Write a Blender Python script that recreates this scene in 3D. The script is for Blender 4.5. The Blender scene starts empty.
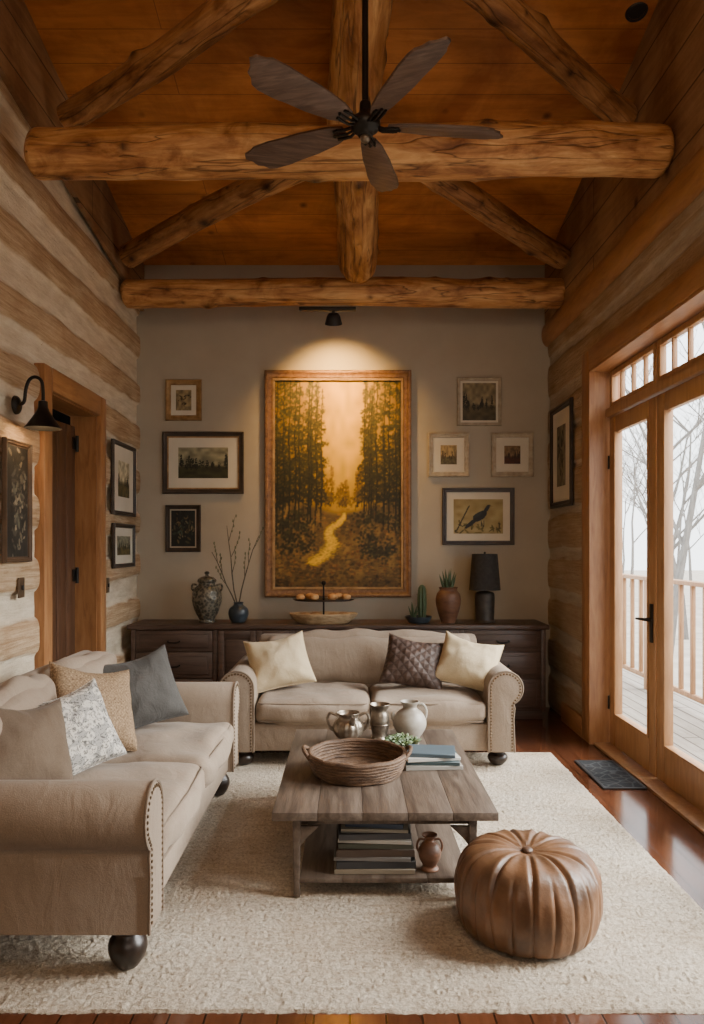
import bpy, bmesh, math, random
import numpy as np
from mathutils import Vector, Matrix, Euler, noise
R=math.radians; PI=math.pi
SC=bpy.context.scene; COL=SC.collection
random.seed(7)

# ------------------------------------------------------------------ materials
def NM(name):
    m=bpy.data.materials.new(name); m.use_nodes=True
    nt=m.node_tree; return m,nt,nt.nodes['Principled BSDF']
def ND(nt,t,**kw):
    n=nt.nodes.new(t)
    for k,v in kw.items(): setattr(n,k,v)
    return n
def ramp(nt,fac,stops):
    n=ND(nt,'ShaderNodeValToRGB'); e=n.color_ramp.elements
    while len(e)<len(stops): e.new(.5)
    for i,(p,c) in enumerate(stops):
        e[i].position=p; e[i].color=(c[0],c[1],c[2],1)
    nt.links.new(fac,n.inputs['Fac']); return n.outputs['Color']
def coords(nt,scale=(1,1,1),world=False,rot=(0,0,0)):
    mp=ND(nt,'ShaderNodeMapping'); mp.inputs['Scale'].default_value=scale; mp.inputs['Rotation'].default_value=rot
    if world: src=ND(nt,'ShaderNodeNewGeometry').outputs['Position']
    else: src=ND(nt,'ShaderNodeTexCoord').outputs['Object']
    nt.links.new(src,mp.inputs['Vector']); return mp.outputs['Vector']
def nz(nt,vec,scale,detail=5,rough=.55,dist=0):
    n=ND(nt,'ShaderNodeTexNoise'); n.inputs['Scale'].default_value=scale; n.inputs['Detail'].default_value=detail
    n.inputs['Roughness'].default_value=rough; n.inputs['Distortion'].default_value=dist
    nt.links.new(vec,n.inputs['Vector']); return n.outputs['Fac']
def bump(nt,b,h,strength=.2,dist=.01):
    n=ND(nt,'ShaderNodeBump'); n.inputs['Strength'].default_value=strength; n.inputs['Distance'].default_value=dist
    nt.links.new(h,n.inputs['Height']); nt.links.new(n.outputs['Normal'],b.inputs['Normal'])
def mth(nt,op,a,b=None):
    n=ND(nt,'ShaderNodeMath',operation=op)
    for i,v in enumerate((a,b)):
        if v is None: continue
        if isinstance(v,(int,float)): n.inputs[i].default_value=v
        else: nt.links.new(v,n.inputs[i])
    return n.outputs[0]
def mixc(nt,f,a,b,mode='MIX'):
    n=ND(nt,'ShaderNodeMixRGB',blend_type=mode)
    for i,v in enumerate((f,a,b)):
        if isinstance(v,(int,float)): n.inputs[i].default_value=v
        elif isinstance(v,tuple): n.inputs[i].default_value=(v[0],v[1],v[2],1)
        else: nt.links.new(v,n.inputs[i])
    return n.outputs[0]
def simple(name,c1,c2,scale=(1,1,1),ns=5,rough=.6,bs=60,bst=.2,metal=0,bd=.005,spec=None,sheen=0):
    m,nt,b=NM(name); v=coords(nt,scale)
    f=nz(nt,v,ns); c=ramp(nt,f,[(.3,c1),(.7,c2)])
    nt.links.new(c,b.inputs['Base Color']); b.inputs['Roughness'].default_value=rough; b.inputs['Metallic'].default_value=metal
    if spec is not None: b.inputs['Specular IOR Level'].default_value=spec
    if sheen: b.inputs['Sheen Weight'].default_value=sheen
    if bst: bump(nt,b,nz(nt,v,bs),bst,bd)
    return m
def emis(name,c,s):
    m,nt,b=NM(name); b.inputs['Base Color'].default_value=(*c,1)
    b.inputs['Emission Color'].default_value=(*c,1); b.inputs['Emission Strength'].default_value=s
    return m
def fabric(name,c1,c2,weave=260,bst=.35,rough=.9,ns=3):
    m,nt,b=NM(name); v=coords(nt)
    c=ramp(nt,nz(nt,v,ns),[(.3,c1),(.7,c2)]); fine=nz(nt,v,weave,2)
    c=mixc(nt,.3,c,ramp(nt,fine,[(.3,(.3,.3,.3)),(.7,(1,1,1))]),'MULTIPLY')
    nt.links.new(c,b.inputs['Base Color']); b.inputs['Roughness'].default_value=rough
    b.inputs['Specular IOR Level'].default_value=.15; b.inputs['Sheen Weight'].default_value=.1
    cre=nz(nt,coords(nt,(6,6,2.5)),1.6,3,.5,1.4)
    bump(nt,b,mth(nt,'ADD',mth(nt,'MULTIPLY',fine,.2),mth(nt,'ADD',mth(nt,'MULTIPLY',nz(nt,v,9,3),.9),mth(nt,'MULTIPLY',cre,1.2))),bst,.014); return m
def wood(name,c1,c2,c3,scale=(1,12,12),ns=3,rough=.5,bst=.15):
    m,nt,b=NM(name); v=coords(nt,scale)
    c=ramp(nt,nz(nt,v,ns,6,.6,.6),[(.25,c1),(.5,c2),(.75,c3)])
    nt.links.new(c,b.inputs['Base Color']); b.inputs['Roughness'].default_value=rough
    bump(nt,b,nz(nt,v,ns*5),bst,.004); return m

M={}
def logmat(name,c1,c2,c3):
    m,nt,b=NM(name); v=coords(nt,(.9,7,7))
    g=nz(nt,v,2.2,7,.64,1.0)
    c=ramp(nt,g,[(.30,c1),(.48,c2),(.68,c3)])
    big=nz(nt,coords(nt,(1.5,3.2,3.2)),2.2,5,.6,.9); c=mixc(nt,.85,c,ramp(nt,big,[(.36,(.38,.25,.165)),(.47,(.76,.68,.62)),(.58,(1,1,1))]),'MULTIPLY')
    ck=nz(nt,coords(nt,(.5,8,8)),1.3,3,.5,.3)
    cr_=mth(nt,'ABSOLUTE',mth(nt,'SUBTRACT',ck,.5))
    c=mixc(nt,.75,c,ramp(nt,cr_,[(.0,(.11,.06,.035)),(.013,(1,1,1))]),'MULTIPLY')
    at=ND(nt,'ShaderNodeAttribute'); at.attribute_name='Knot'
    c=mixc(nt,1.0,c,at.outputs['Color'],'MULTIPLY')
    nt.links.new(c,b.inputs['Base Color']); b.inputs['Roughness'].default_value=.55
    h=mth(nt,'ADD',g,mth(nt,'MINIMUM',mth(nt,'MULTIPLY',cr_,30),.6))
    bump(nt,b,h,.6,.013); return m
M['log']=logmat('log_wood',(.26,.105,.035),(.53,.262,.094),(.74,.455,.20))
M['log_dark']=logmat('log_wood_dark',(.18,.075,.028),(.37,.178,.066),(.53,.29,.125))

def logwall(name,wd,wl,chink,edge=.55):
    m,nt,b=NM(name)
    at=ND(nt,'ShaderNodeAttribute'); at.attribute_name='Band'
    sp=ND(nt,'ShaderNodeSeparateColor'); nt.links.new(at.outputs['Color'],sp.inputs[0])
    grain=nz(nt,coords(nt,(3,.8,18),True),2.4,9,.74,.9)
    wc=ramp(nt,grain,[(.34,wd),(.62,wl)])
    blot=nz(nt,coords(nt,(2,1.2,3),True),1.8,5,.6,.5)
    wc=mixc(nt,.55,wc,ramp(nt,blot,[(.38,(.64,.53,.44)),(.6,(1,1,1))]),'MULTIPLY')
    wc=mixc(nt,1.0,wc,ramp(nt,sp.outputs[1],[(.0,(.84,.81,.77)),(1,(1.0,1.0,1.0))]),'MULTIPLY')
    wc=mixc(nt,edge,wc,ramp(nt,sp.outputs[2],[(.05,(.45,.35,.27)),(.75,(1,1,1))]),'MULTIPLY')  # shade along the log edges, painted into the wood colour
    cc=ramp(nt,nz(nt,coords(nt,(2,1.5,7),True),2.5,7,.68),[(.3,tuple(x*q for x,q in zip(chink,(.74,.69,.63)))),(.62,chink)])
    rag=nz(nt,coords(nt,(2,1.4,10),True),2.6,6,.65)
    fac=mth(nt,'ADD',sp.outputs[0],mth(nt,'MULTIPLY',mth(nt,'SUBTRACT',rag,.5),1.2))
    fac=ramp(nt,fac,[(.28,(0,0,0)),(.75,(1,1,1))])
    c=mixc(nt,fac,cc,wc)
    nt.links.new(c,b.inputs['Base Color']); b.inputs['Roughness'].default_value=.8
    b.inputs['Specular IOR Level'].default_value=.2
    bump(nt,b,mth(nt,'ADD',grain,mth(nt,'MULTIPLY',nz(nt,coords(nt,(9,9,9),True),4,5),.6)),.8,.018); return m
M['wall_log']=logwall('log_wall_chinked',(.39,.25,.135),(.70,.54,.365),(.76,.665,.52))
M['wall_log2']=logwall('log_wall_plain',(.37,.26,.155),(.52,.41,.29),(.48,.41,.32))

def planks(name,c1,c2,w,h,mortar,rot,rough,gs,bst=.2,dark=(.03,.012,.006),knots=False,vert=False):
    m,nt,b=NM(name); v=coords(nt,(1,1,1),True,(0,0,rot))
    if vert:
        sp=ND(nt,'ShaderNodeSeparateXYZ'); nt.links.new(ND(nt,'ShaderNodeNewGeometry').outputs['Position'],sp.inputs[0])
        cb=ND(nt,'ShaderNodeCombineXYZ'); nt.links.new(sp.outputs['Y'],cb.inputs['X']); nt.links.new(sp.outputs['Z'],cb.inputs['Y']); v=cb.outputs[0]
    br=ND(nt,'ShaderNodeTexBrick'); br.offset=.37
    br.inputs['Scale'].default_value=1; br.inputs['Brick Width'].default_value=w; br.inputs['Row Height'].default_value=h
    br.inputs['Mortar Size'].default_value=mortar; br.inputs['Mortar Smooth'].default_value=.3
    br.inputs['Color1'].default_value=(*c1,1); br.inputs['Color2'].default_value=(*c2,1); br.inputs['Mortar'].default_value=(*dark,1)
    nt.links.new(v,br.inputs['Vector'])
    mp=ND(nt,'ShaderNodeMapping'); mp.inputs['Scale'].default_value=gs; nt.links.new(v,mp.inputs['Vector'])
    g=nz(nt,mp.outputs[0],2.5,6,.6,.7)
    c=mixc(nt,.75,br.outputs['Color'],ramp(nt,g,[(.25,(.5,.42,.36)),(.7,(1,1,1))]),'MULTIPLY')
    if knots:
        vo=ND(nt,'ShaderNodeTexVoronoi'); vo.inputs['Scale'].default_value=2.9
        nt.links.new(v,vo.inputs['Vector'])
        c=mixc(nt,.85,c,ramp(nt,vo.outputs['Distance'],[(.05,(.16,.07,.03)),(.13,(1,1,1))]),'MULTIPLY')
        c=mixc(nt,.85,c,ramp(nt,nz(nt,v,1.5,6,.65,.5),[(.38,(.56,.43,.36)),(.58,(1,1,1))]),'MULTIPLY')
    nt.links.new(c,b.inputs['Base Color']); b.inputs['Roughness'].default_value=rough
    bump(nt,b,mth(nt,'SUBTRACT',mth(nt,'MULTIPLY',g,.3),br.outputs['Fac']),bst,.004); return m
M['floor']=planks('hardwood_floor',(.12,.042,.019),(.075,.026,.013),1.5,.115,.004,PI/2,.13,(1,10,1),.08)
M['ceiling']=planks('pine_ceiling',(.66,.268,.08),(.60,.235,.068),3.1,.24,.003,0,.5,(.8,5,1),.15,(.30,.115,.036),True)
M['upper']=planks('pine_upper_wall',(.40,.245,.13),(.32,.19,.098),3.4,.28,.006,0,.7,(1,9,1),.6,(.10,.055,.026),True,True)

M['plaster']=simple('greige_plaster',(.37,.325,.255),(.42,.37,.295),ns=2.5,rough=.85,bs=40,bst=.12,bd=.004)
M['trim']=wood('door_trim_wood',(.20,.082,.029),(.32,.146,.056),(.40,.205,.085),(9,9,1.2),3,.45)
M['trimY']=wood('door_head_wood',(.20,.082,.029),(.32,.146,.056),(.40,.205,.085),(9,1.2,9),3,.45)
M['frdoor']=wood('french_door_wood',(.26,.125,.052),(.36,.188,.082),(.44,.245,.117),(9,9,1.2),3,.4)
M['darkdoor']=wood('interior_door_wood',(.045,.02,.010),(.085,.037,.017),(.125,.058,.027),(9,9,1.1),3,.5)
M['black']=simple('black_iron',(.012,.011,.010),(.025,.022,.02),rough=.45,bst=.08,metal=.6)
M['matblack']=simple('matte_black',(.012,.011,.011),(.022,.02,.02),rough=.6,bst=.1)
M['blade']=wood('fan_blade_wood',(.055,.034,.026),(.115,.073,.055),(.20,.135,.105),(1.5,14,14),3,.55,.3)
M['sofa']=fabric('sofa_linen',(.29,.222,.164),(.35,.273,.204))
M['pipe']=fabric('sofa_piping',(.22,.165,.12),(.27,.205,.15))
M['nail']=simple('antique_nailheads',(.10,.062,.033),(.17,.11,.06),rough=.4,bst=0,metal=.8)
M['legwood']=simple('sofa_leg_wood',(.012,.008,.006),(.026,.015,.010),(6,6,1),rough=.35,bst=.05)
M['cream']=fabric('cream_linen',(.56,.44,.265),(.64,.52,.34))
M['grey']=fabric('charcoal_weave',(.06,.057,.053),(.10,.095,.088),180,.5)
M['beige']=fabric('taupe_linen',(.125,.088,.06),(.165,.12,.084))
M['credenza']=wood('dark_walnut',(.042,.024,.017),(.078,.046,.033),(.12,.074,.055),(1.4,14,14),3,.42)
M['table']=wood('weathered_table_wood',(.045,.03,.022),(.098,.07,.051),(.16,.12,.09),(12,1.1,12),2.6,.5,.35)
M['basket']=simple('dark_wicker',(.045,.022,.011),(.16,.088,.044),(1,1,3),18,.65,70,.6,bd=.01)
M['wickerlight']=simple('light_wicker',(.36,.24,.12),(.62,.46,.27),(1,1,3),16,.65,70,.6,bd=.01)
M['pewter']=simple('aged_pewter',(.10,.075,.052),(.40,.34,.27),ns=14,rough=.32,bs=30,bst=.35,metal=.75)
M['whitepot']=simple('crackled_white_ceramic',(.25,.215,.175),(.47,.43,.365),ns=8,rough=.4,bs=40,bst=.15)
M['green']=simple('succulent_green',(.06,.10,.045),(.17,.23,.10),ns=9,rough=.5,bst=.1)
M['cactus']=simple('cactus_green',(.035,.065,.03),(.09,.13,.06),ns=12,rough=.6,bs=90,bst=.3)
M['terra']=simple('burnished_terracotta',(.09,.04,.022),(.24,.115,.062),(1,1,2),7,.5,30,.2)
M['bluepot']=simple('blue_black_glaze',(.018,.026,.036),(.05,.065,.08),ns=6,rough=.3,bst=.05)
M['twig']=simple('twig_bark',(.05,.045,.035),(.13,.11,.08),ns=20,rough=.8,bst=.2)
M['leaf']=simple('dry_leaf',(.11,.12,.07),(.2,.2,.12),ns=20,rough=.7,bst=.1)
M['leather']=simple('tan_leather',(.065,.032,.015),(.19,.094,.045),ns=7,rough=.4,bs=70,bst=.3,bd=.005)
M['leatherseam']=simple('leather_seam',(.05,.024,.012),(.085,.042,.022),ns=10,rough=.5,bst=.1)
M['paper']=simple('book_pages',(.42,.36,.28),(.56,.50,.40),(1,1,60),6,.9,80,.2)
M['switch']=simple('bronze_switch',(.10,.065,.04),(.15,.10,.06),rough=.4,bst=0,metal=.5)
M['bread']=simple('baked_crust',(.34,.15,.05),(.62,.36,.15),ns=10,rough=.7,bst=.2)
M['deck']=planks('deck_boards',(.30,.27,.235),(.24,.215,.18),3,.14,.008,PI/2,.7,(1,8,1),.3)
M['railing']=wood('cedar_railing',(.20,.095,.038),(.29,.15,.065),(.37,.21,.098),(9,9,1.5),3,.6)
M['ground']=simple('leaf_litter',(.22,.185,.15),(.36,.315,.26),ns=1.5,rough=.95,bs=8,bst=.4)
M['bark']=simple('mist_pale_bark',(.13,.118,.108),(.22,.202,.186),(4,4,1),5,.9,20,.4)  # mist over the distant trees is put into the bark as paleness
M['bulb']=emis('warm_bulb',(1,.75,.45),8)
M['gold']=simple('aged_gilt_frame',(.20,.115,.045),(.40,.25,.11),ns=14,rough=.45,bs=80,bst=.4,metal=.35)
M['paintframe']=wood('painting_frame_wood',(.085,.038,.014),(.18,.085,.03),(.27,.14,.055),(8,8,8),3,.4)
M['creamframe']=simple('cream_washed_frame',(.30,.24,.17),(.46,.39,.29),ns=20,rough=.6,bs=60,bst=.5)
M['darkframe']=simple('dark_frame',(.018,.012,.009),(.05,.032,.022),ns=10,rough=.4,bst=.2)
M['brownframe']=simple('brown_frame',(.06,.035,.02),(.12,.07,.04),ns=10,rough=.45,bst=.2)
M['matboard']=simple('mat_board',(.58,.53,.43),(.64,.59,.49),ns=4,rough=.9,bst=.05)
M['matgrey']=simple('mat_board_tan',(.40,.34,.26),(.46,.40,.31),ns=4,rough=.9,bst=.05)
M['hole']=simple('unlit_hall_black',(.006,.005,.004),(.012,.01,.009),rough=.9,bst=0)  # near-black colour paints in the darkness of the unlit hall
M['shade']=simple('lamp_shade_black',(.02,.018,.017),(.04,.036,.033),(1,1,1),30,.85,150,.3)
M['lampbase']=simple('lamp_base_bronze',(.025,.022,.02),(.07,.06,.052),(1,1,1),14,.5,60,.4,metal=.3)
m,nt,b=NM('patterned_mat'); v=coords(nt)
vo=ND(nt,'ShaderNodeTexVoronoi'); vo.inputs['Scale'].default_value=13; vo.feature='DISTANCE_TO_EDGE'; nt.links.new(v,vo.inputs['Vector'])
c=ramp(nt,vo.outputs['Distance'],[(.03,(.045,.047,.05)),(.10,(.010,.012,.015))])
nt.links.new(c,b.inputs['Base Color']); b.inputs['Roughness'].default_value=.95; bump(nt,b,nz(nt,v,200),.7,.004); M['mat']=m

# rug
m,nt,b=NM('wool_rug'); v=coords(nt)
big=nz(nt,v,2.0,7,.7); fine=nz(nt,v,75,5,.78)
c=ramp(nt,fine,[(.32,(.40,.325,.24)),(.58,(.76,.665,.535))])
c=mixc(nt,.6,c,ramp(nt,big,[(.38,(.76,.68,.59)),(.58,(1,1,1))]),'MULTIPLY')
sx=nz(nt,coords(nt,(2,26,1)),2.5,5,.65)
c=mixc(nt,.4,c,ramp(nt,sx,[(.40,(.64,.56,.47)),(.54,(1,1,1))]),'MULTIPLY')
nt.links.new(c,b.inputs['Base Color']); b.inputs['Roughness'].default_value=.95; b.inputs['Specular IOR Level'].default_value=.1; b.inputs['Sheen Weight'].default_value=.15
bump(nt,b,fine,.95,.018); M['rug']=m
m,nt,b=NM('woven_tan'); v=coords(nt)
ck=ND(nt,'ShaderNodeTexChecker'); ck.inputs['Scale'].default_value=110; nt.links.new(v,ck.inputs['Vector'])
f=nz(nt,v,120,3); c=ramp(nt,f,[(.3,(.14,.085,.045)),(.7,(.40,.28,.165))])
c=mixc(nt,.4,c,ramp(nt,ck.outputs['Fac'],[(0,(.5,.42,.34)),(1,(1,1,1))]),'MULTIPLY')
nt.links.new(c,b.inputs['Base Color']); b.inputs['Roughness'].default_value=.9; bump(nt,b,ck.outputs['Fac'],.5,.006); M['woven']=m
m,nt,b=NM('floral_print'); v=coords(nt)
vo=ND(nt,'ShaderNodeTexVoronoi'); vo.inputs['Scale'].default_value=27; nt.links.new(v,vo.inputs['Vector'])
n1=nz(nt,v,40,3,.6,2.5)
c=ramp(nt,vo.outputs['Distance'],[(.15,(.24,.23,.215)),(.26,(.56,.52,.455)),(.52,(.60,.56,.495)),(.6,(.34,.325,.30))])
c=mixc(nt,.85,c,ramp(nt,n1,[(.41,(.15,.15,.15)),(.48,(1,1,1))]),'MULTIPLY')
nt.links.new(c,b.inputs['Base Color']); b.inputs['Roughness'].default_value=.9; M['floral']=m
m,nt,b=NM('quilted_brown'); v=coords(nt,(1,1,1),False,(0,R(45),0))
sp=ND(nt,'ShaderNodeSeparateXYZ'); nt.links.new(v,sp.inputs[0])
def tri(a): return mth(nt,'ABSOLUTE',mth(nt,'SUBTRACT',mth(nt,'FRACT',mth(nt,'MULTIPLY',a,20)),.5))
q=mth(nt,'MINIMUM',mth(nt,'SUBTRACT',.5,tri(sp.outputs['X'])),mth(nt,'SUBTRACT',.5,tri(sp.outputs['Z'])))
c=ramp(nt,q,[(.0,(.04,.022,.016)),(.12,(.064,.037,.027)),(.4,(.085,.052,.039))])
nt.links.new(c,b.inputs['Base Color']); b.inputs['Roughness'].default_value=.6; bump(nt,b,q,.6,.02); M['quilt']=m
m,nt,b=NM('patterned_urn'); v=coords(nt)
vo=ND(nt,'ShaderNodeTexVoronoi'); vo.inputs['Scale'].default_value=42; nt.links.new(v,vo.inputs['Vector'])
c=ramp(nt,vo.outputs['Distance'],[(.2,(.045,.043,.034)),(.5,(.10,.092,.07)),(.68,(.21,.185,.135))])
nt.links.new(c,b.inputs['Base Color']); b.inputs['Roughness'].default_value=.4; b.inputs['Metallic'].default_value=.3; bump(nt,b,vo.outputs['Distance'],.5,.008); M['urn']=m
m=bpy.data.materials.new('window_glass'); m.use_nodes=True; nt=m.node_tree; nt.nodes.clear()
o=ND(nt,'ShaderNodeOutputMaterial'); tr=ND(nt,'ShaderNodeBsdfTransparent'); gl=ND(nt,'ShaderNodeBsdfGlossy'); gl.inputs['Roughness'].default_value=.02
tr.inputs['Color'].default_value=(.97,.98,.98,1)
mx=ND(nt,'ShaderNodeMixShader'); mx.inputs[0].default_value=.06
nt.links.new(tr.outputs[0],mx.inputs[1]); nt.links.new(gl.outputs[0],mx.inputs[2]); nt.links.new(mx.outputs[0],o.inputs['Surface']); M['glass']=m
m,nt,b=NM('painted_canvas'); at=ND(nt,'ShaderNodeAttribute'); at.attribute_name='Col'
nt.links.new(at.outputs['Color'],b.inputs['Base Color']); b.inputs['Roughness'].default_value=.6
bump(nt,b,nz(nt,coords(nt),90,3),.25,.004); M['canvas']=m

# ------------------------------------------------------------------ mesh helpers
def merge(bm,t):
    me=bpy.data.meshes.new('tmp'); t.to_mesh(me); t.free(); bm.from_mesh(me); bpy.data.meshes.remove(me)
def B(): return bmesh.new()
def box(bm,lo,hi,bev=0,seg=2,mat=None):
    t=bmesh.new(); bmesh.ops.create_cube(t,size=1)
    for v in t.verts: v.co=Vector([lo[i]+(v.co[i]+.5)*(hi[i]-lo[i]) for i in range(3)])
    if bev: bmesh.ops.bevel(t,geom=list(t.edges),offset=bev,segments=seg,profile=.5,affect='EDGES')
    if mat is not None: t.transform(mat)
    merge(bm,t); return bm
def cr(pts,k=6):
    out=[]; n=len(pts)
    for i in range(n-1):
        p0=pts[max(i-1,0)];p1=pts[i];p2=pts[i+1];p3=pts[min(i+2,n-1)]
        for j in range(k):
            t=j/k
            out.append(tuple(.5*((2*p1[a])+(-p0[a]+p2[a])*t+(2*p0[a]-5*p1[a]+4*p2[a]-p3[a])*t*t+(-p0[a]+3*p1[a]-3*p2[a]+p3[a])*t**3) for a in range(len(p1))))
    out.append(tuple(pts[-1])); return out
def lathe(bm,prof,n=32,c=(0,0,0),f=None,mat=None):
    rows=[]; t=bmesh.new()
    for (r,z) in prof:
        if r<1e-5: rows.append([t.verts.new((0,0,z))])
        else:
            row=[]
            for i in range(n):
                a=2*PI*i/n; rr,zz=r,z
                if f: rr,zz=f(r,z,a)
                row.append(t.verts.new((rr*math.cos(a),rr*math.sin(a),zz)))
            rows.append(row)
    for a,b_ in zip(rows,rows[1:]):
        for i in range(n):
            j=(i+1)%n
            if len(a)==1 and len(b_)==1: break
            if len(a)==1: t.faces.new((a[0],b_[i],b_[j]))
            elif len(b_)==1: t.faces.new((a[i],a[j],b_[0]))
            else: t.faces.new((a[i],a[j],b_[j],b_[i]))
    if mat is not None: t.transform(mat)
    for v in t.verts: v.co+=Vector(c)
    merge(bm,t); return bm
def tube(bm,pts,rad,n=10,closed=False,cap=True):
    pts=[Vector(p) for p in pts]; m=len(pts)
    if not hasattr(rad,'__len__'): rad=[rad]*m
    tg=[]
    for i in range(m):
        t=(pts[(i+1)%m]-pts[i-1]) if closed else (pts[min(i+1,m-1)]-pts[max(i-1,0)])
        tg.append(t.normalized())
    up=Vector((0,0,1)) if abs(tg[0].z)<.9 else Vector((1,0,0))
    nr=tg[0].cross(up).normalized(); rings=[]
    for i in range(m):
        nr=(nr-tg[i]*nr.dot(tg[i])).normalized(); bb=tg[i].cross(nr)
        rings.append([bm.verts.new(pts[i]+(nr*math.cos(2*PI*k/n)+bb*math.sin(2*PI*k/n))*rad[i]) for k in range(n)])
    for i in range(m if closed else m-1):
        a=rings[i]; b_=rings[(i+1)%m]
        for k in range(n): bm.faces.new((a[k],a[(k+1)%n],b_[(k+1)%n],b_[k]))
    if cap and not closed:
        bm.faces.new(rings[0][::-1]); bm.faces.new(rings[-1])
    return bm
def prism(bm,pts,axis,a,b_,bev=0):
    t=bmesh.new()
    def mk_(p,h): return {'x':(h,p[0],p[1]),'y':(p[0],h,p[1]),'z':(p[0],p[1],h)}[axis]
    A=[t.verts.new(mk_(p,a)) for p in pts]; Bv=[t.verts.new(mk_(p,b_)) for p in pts]; n=len(pts)
    t.faces.new(A); t.faces.new(Bv[::-1])
    for i in range(n): t.faces.new((A[i],A[(i+1)%n],Bv[(i+1)%n],Bv[i]))
    bmesh.ops.recalc_face_normals(t,faces=t.faces)
    if bev:
        es=[e for e in t.edges if all(v in A for v in e.verts) or all(v in Bv for v in e.verts)]
        bmesh.ops.bevel(t,geom=es,offset=bev,segments=2,profile=.5,affect='EDGES')
    merge(bm,t); return bm
def puff(bm,c,h,r,n=14,crown=(0,0,0),wr=0,mat=None,seed=0):
    t=bmesh.new(); d={}
    S_=[math.sin(PI/2*(-1+2*i/n)) for i in range(n+1)]
    def V(p):
        k=tuple(round(x,5) for x in p)
        if k not in d:
            P=[p[i]*h[i] for i in range(3)]
            inn=[max(-(h[i]-r),min(h[i]-r,P[i])) for i in range(3)]
            dv=Vector([P[i]-inn[i] for i in range(3)])
            Q=Vector(inn)+(dv.normalized()*r if dv.length>1e-6 else dv)
            for a in range(3):
                o1,o2=[q for q in range(3) if q!=a]
                Q[a]+=p[a]*crown[a]*(1-p[o1]**2)*(1-p[o2]**2)
            if wr: Q+=Vector((noise.noise(Q*5+Vector((seed,0,0))),noise.noise(Q*5+Vector((0,seed,9))),noise.noise(Q*6+Vector((seed,4,0)))))*wr
            d[k]=t.verts.new(Q)
        return d[k]
    for a in range(3):
        o1,o2=[q for q in range(3) if q!=a]
        for s in (-1,1):
            for i in range(n):
                for j in range(n):
                    q=[]
                    for (x,y) in ((i,j),(i+1,j),(i+1,j+1),(i,j+1)):
                        p=[0,0,0]; p[a]=s; p[o1]=S_[x]; p[o2]=S_[y]; q.append(V(p))
                    t.faces.new(q)
    if mat is not None: t.transform(mat)
    for v in t.verts: v.co+=Vector(c)
    merge(bm,t); return bm
def ball(bm,c,r,sub=2,sc=(1,1,1)):
    t=bmesh.new(); bmesh.ops.create_icosphere(t,subdivisions=sub,radius=r)
    for v in t.verts: v.co=Vector([v.co[i]*sc[i]+c[i] for i in range(3)])
    merge(bm,t); return bm
def mk(name,bm,mat,parent=None,loc=None,rot=None,smooth=True):
    bmesh.ops.recalc_face_normals(bm,faces=bm.faces)
    me=bpy.data.meshes.new(name); bm.to_mesh(me); bm.free(); me.materials.append(mat)
    if smooth:
        me.polygons.foreach_set('use_smooth',[True]*len(me.polygons)); me.set_sharp_from_angle(angle=R(38))
    o=bpy.data.objects.new(name,me); COL.objects.link(o)
    if parent: o.parent=parent
    if loc is not None: o.location=loc
    if rot is not None: o.rotation_euler=rot
    return o
def tag(o,label,cat,group=None,kind=None):
    o['label']=label; o['category']=cat
    if group: o['group']=group
    if kind: o['kind']=kind
    return o
def T(name,label,cat,loc=(0,0,0),rz=0,group=None,kind=None):
    o=bpy.data.objects.new(name,None); COL.objects.link(o); o.empty_display_size=.05
    o.location=loc; o.rotation_euler=(0,0,rz); return tag(o,label,cat,group,kind)
def S(name,bm,mat,label,cat,smooth=True): return tag(mk(name,bm,mat,smooth=smooth),label,cat,kind='structure')

# ------------------------------------------------------------------ room shell
XL,XR,YB,YF=-1.94,1.83,6.94,-2.6
DN=2.13   # near end of the row of french doors
def ceil(y): return 4.09+.23*(YB-max(y,2.0))
S('floor',box(B(),(XL-.4,YF,-.08),(2.06,YB+.1,0)),M['floor'],'glossy reddish brown hardwood plank floor','floor')
bm=B(); pts=[(YB+.1,ceil(YB+.1)),(2.0,ceil(2)),(YF,ceil(2)),(YF,ceil(2)+.12),(2.0,ceil(2)+.12),(YB+.1,ceil(YB+.1)+.12)]
prism(bm,pts,'x',XL-.2,XR+.2); S('ceiling',bm,M['ceiling'],'sloping ceiling of knotty orange pine boards','ceiling',False)
S('wall_back',box(B(),(XL-.2,YB,0),(XR+.2,YB+.1,4.2)),M['plaster'],'smooth greige back wall hung with pictures','wall')
S('wall_front',box(B(),(XL-.2,YF-.1,0),(XR+.2,YF,5.3)),M['plaster'],'plain greige wall behind the viewpoint','wall')
def sstep(a,b_,x):
    t=max(0,min(1,(x-a)/(b_-a))); return t*t*(3-2*t)
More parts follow.
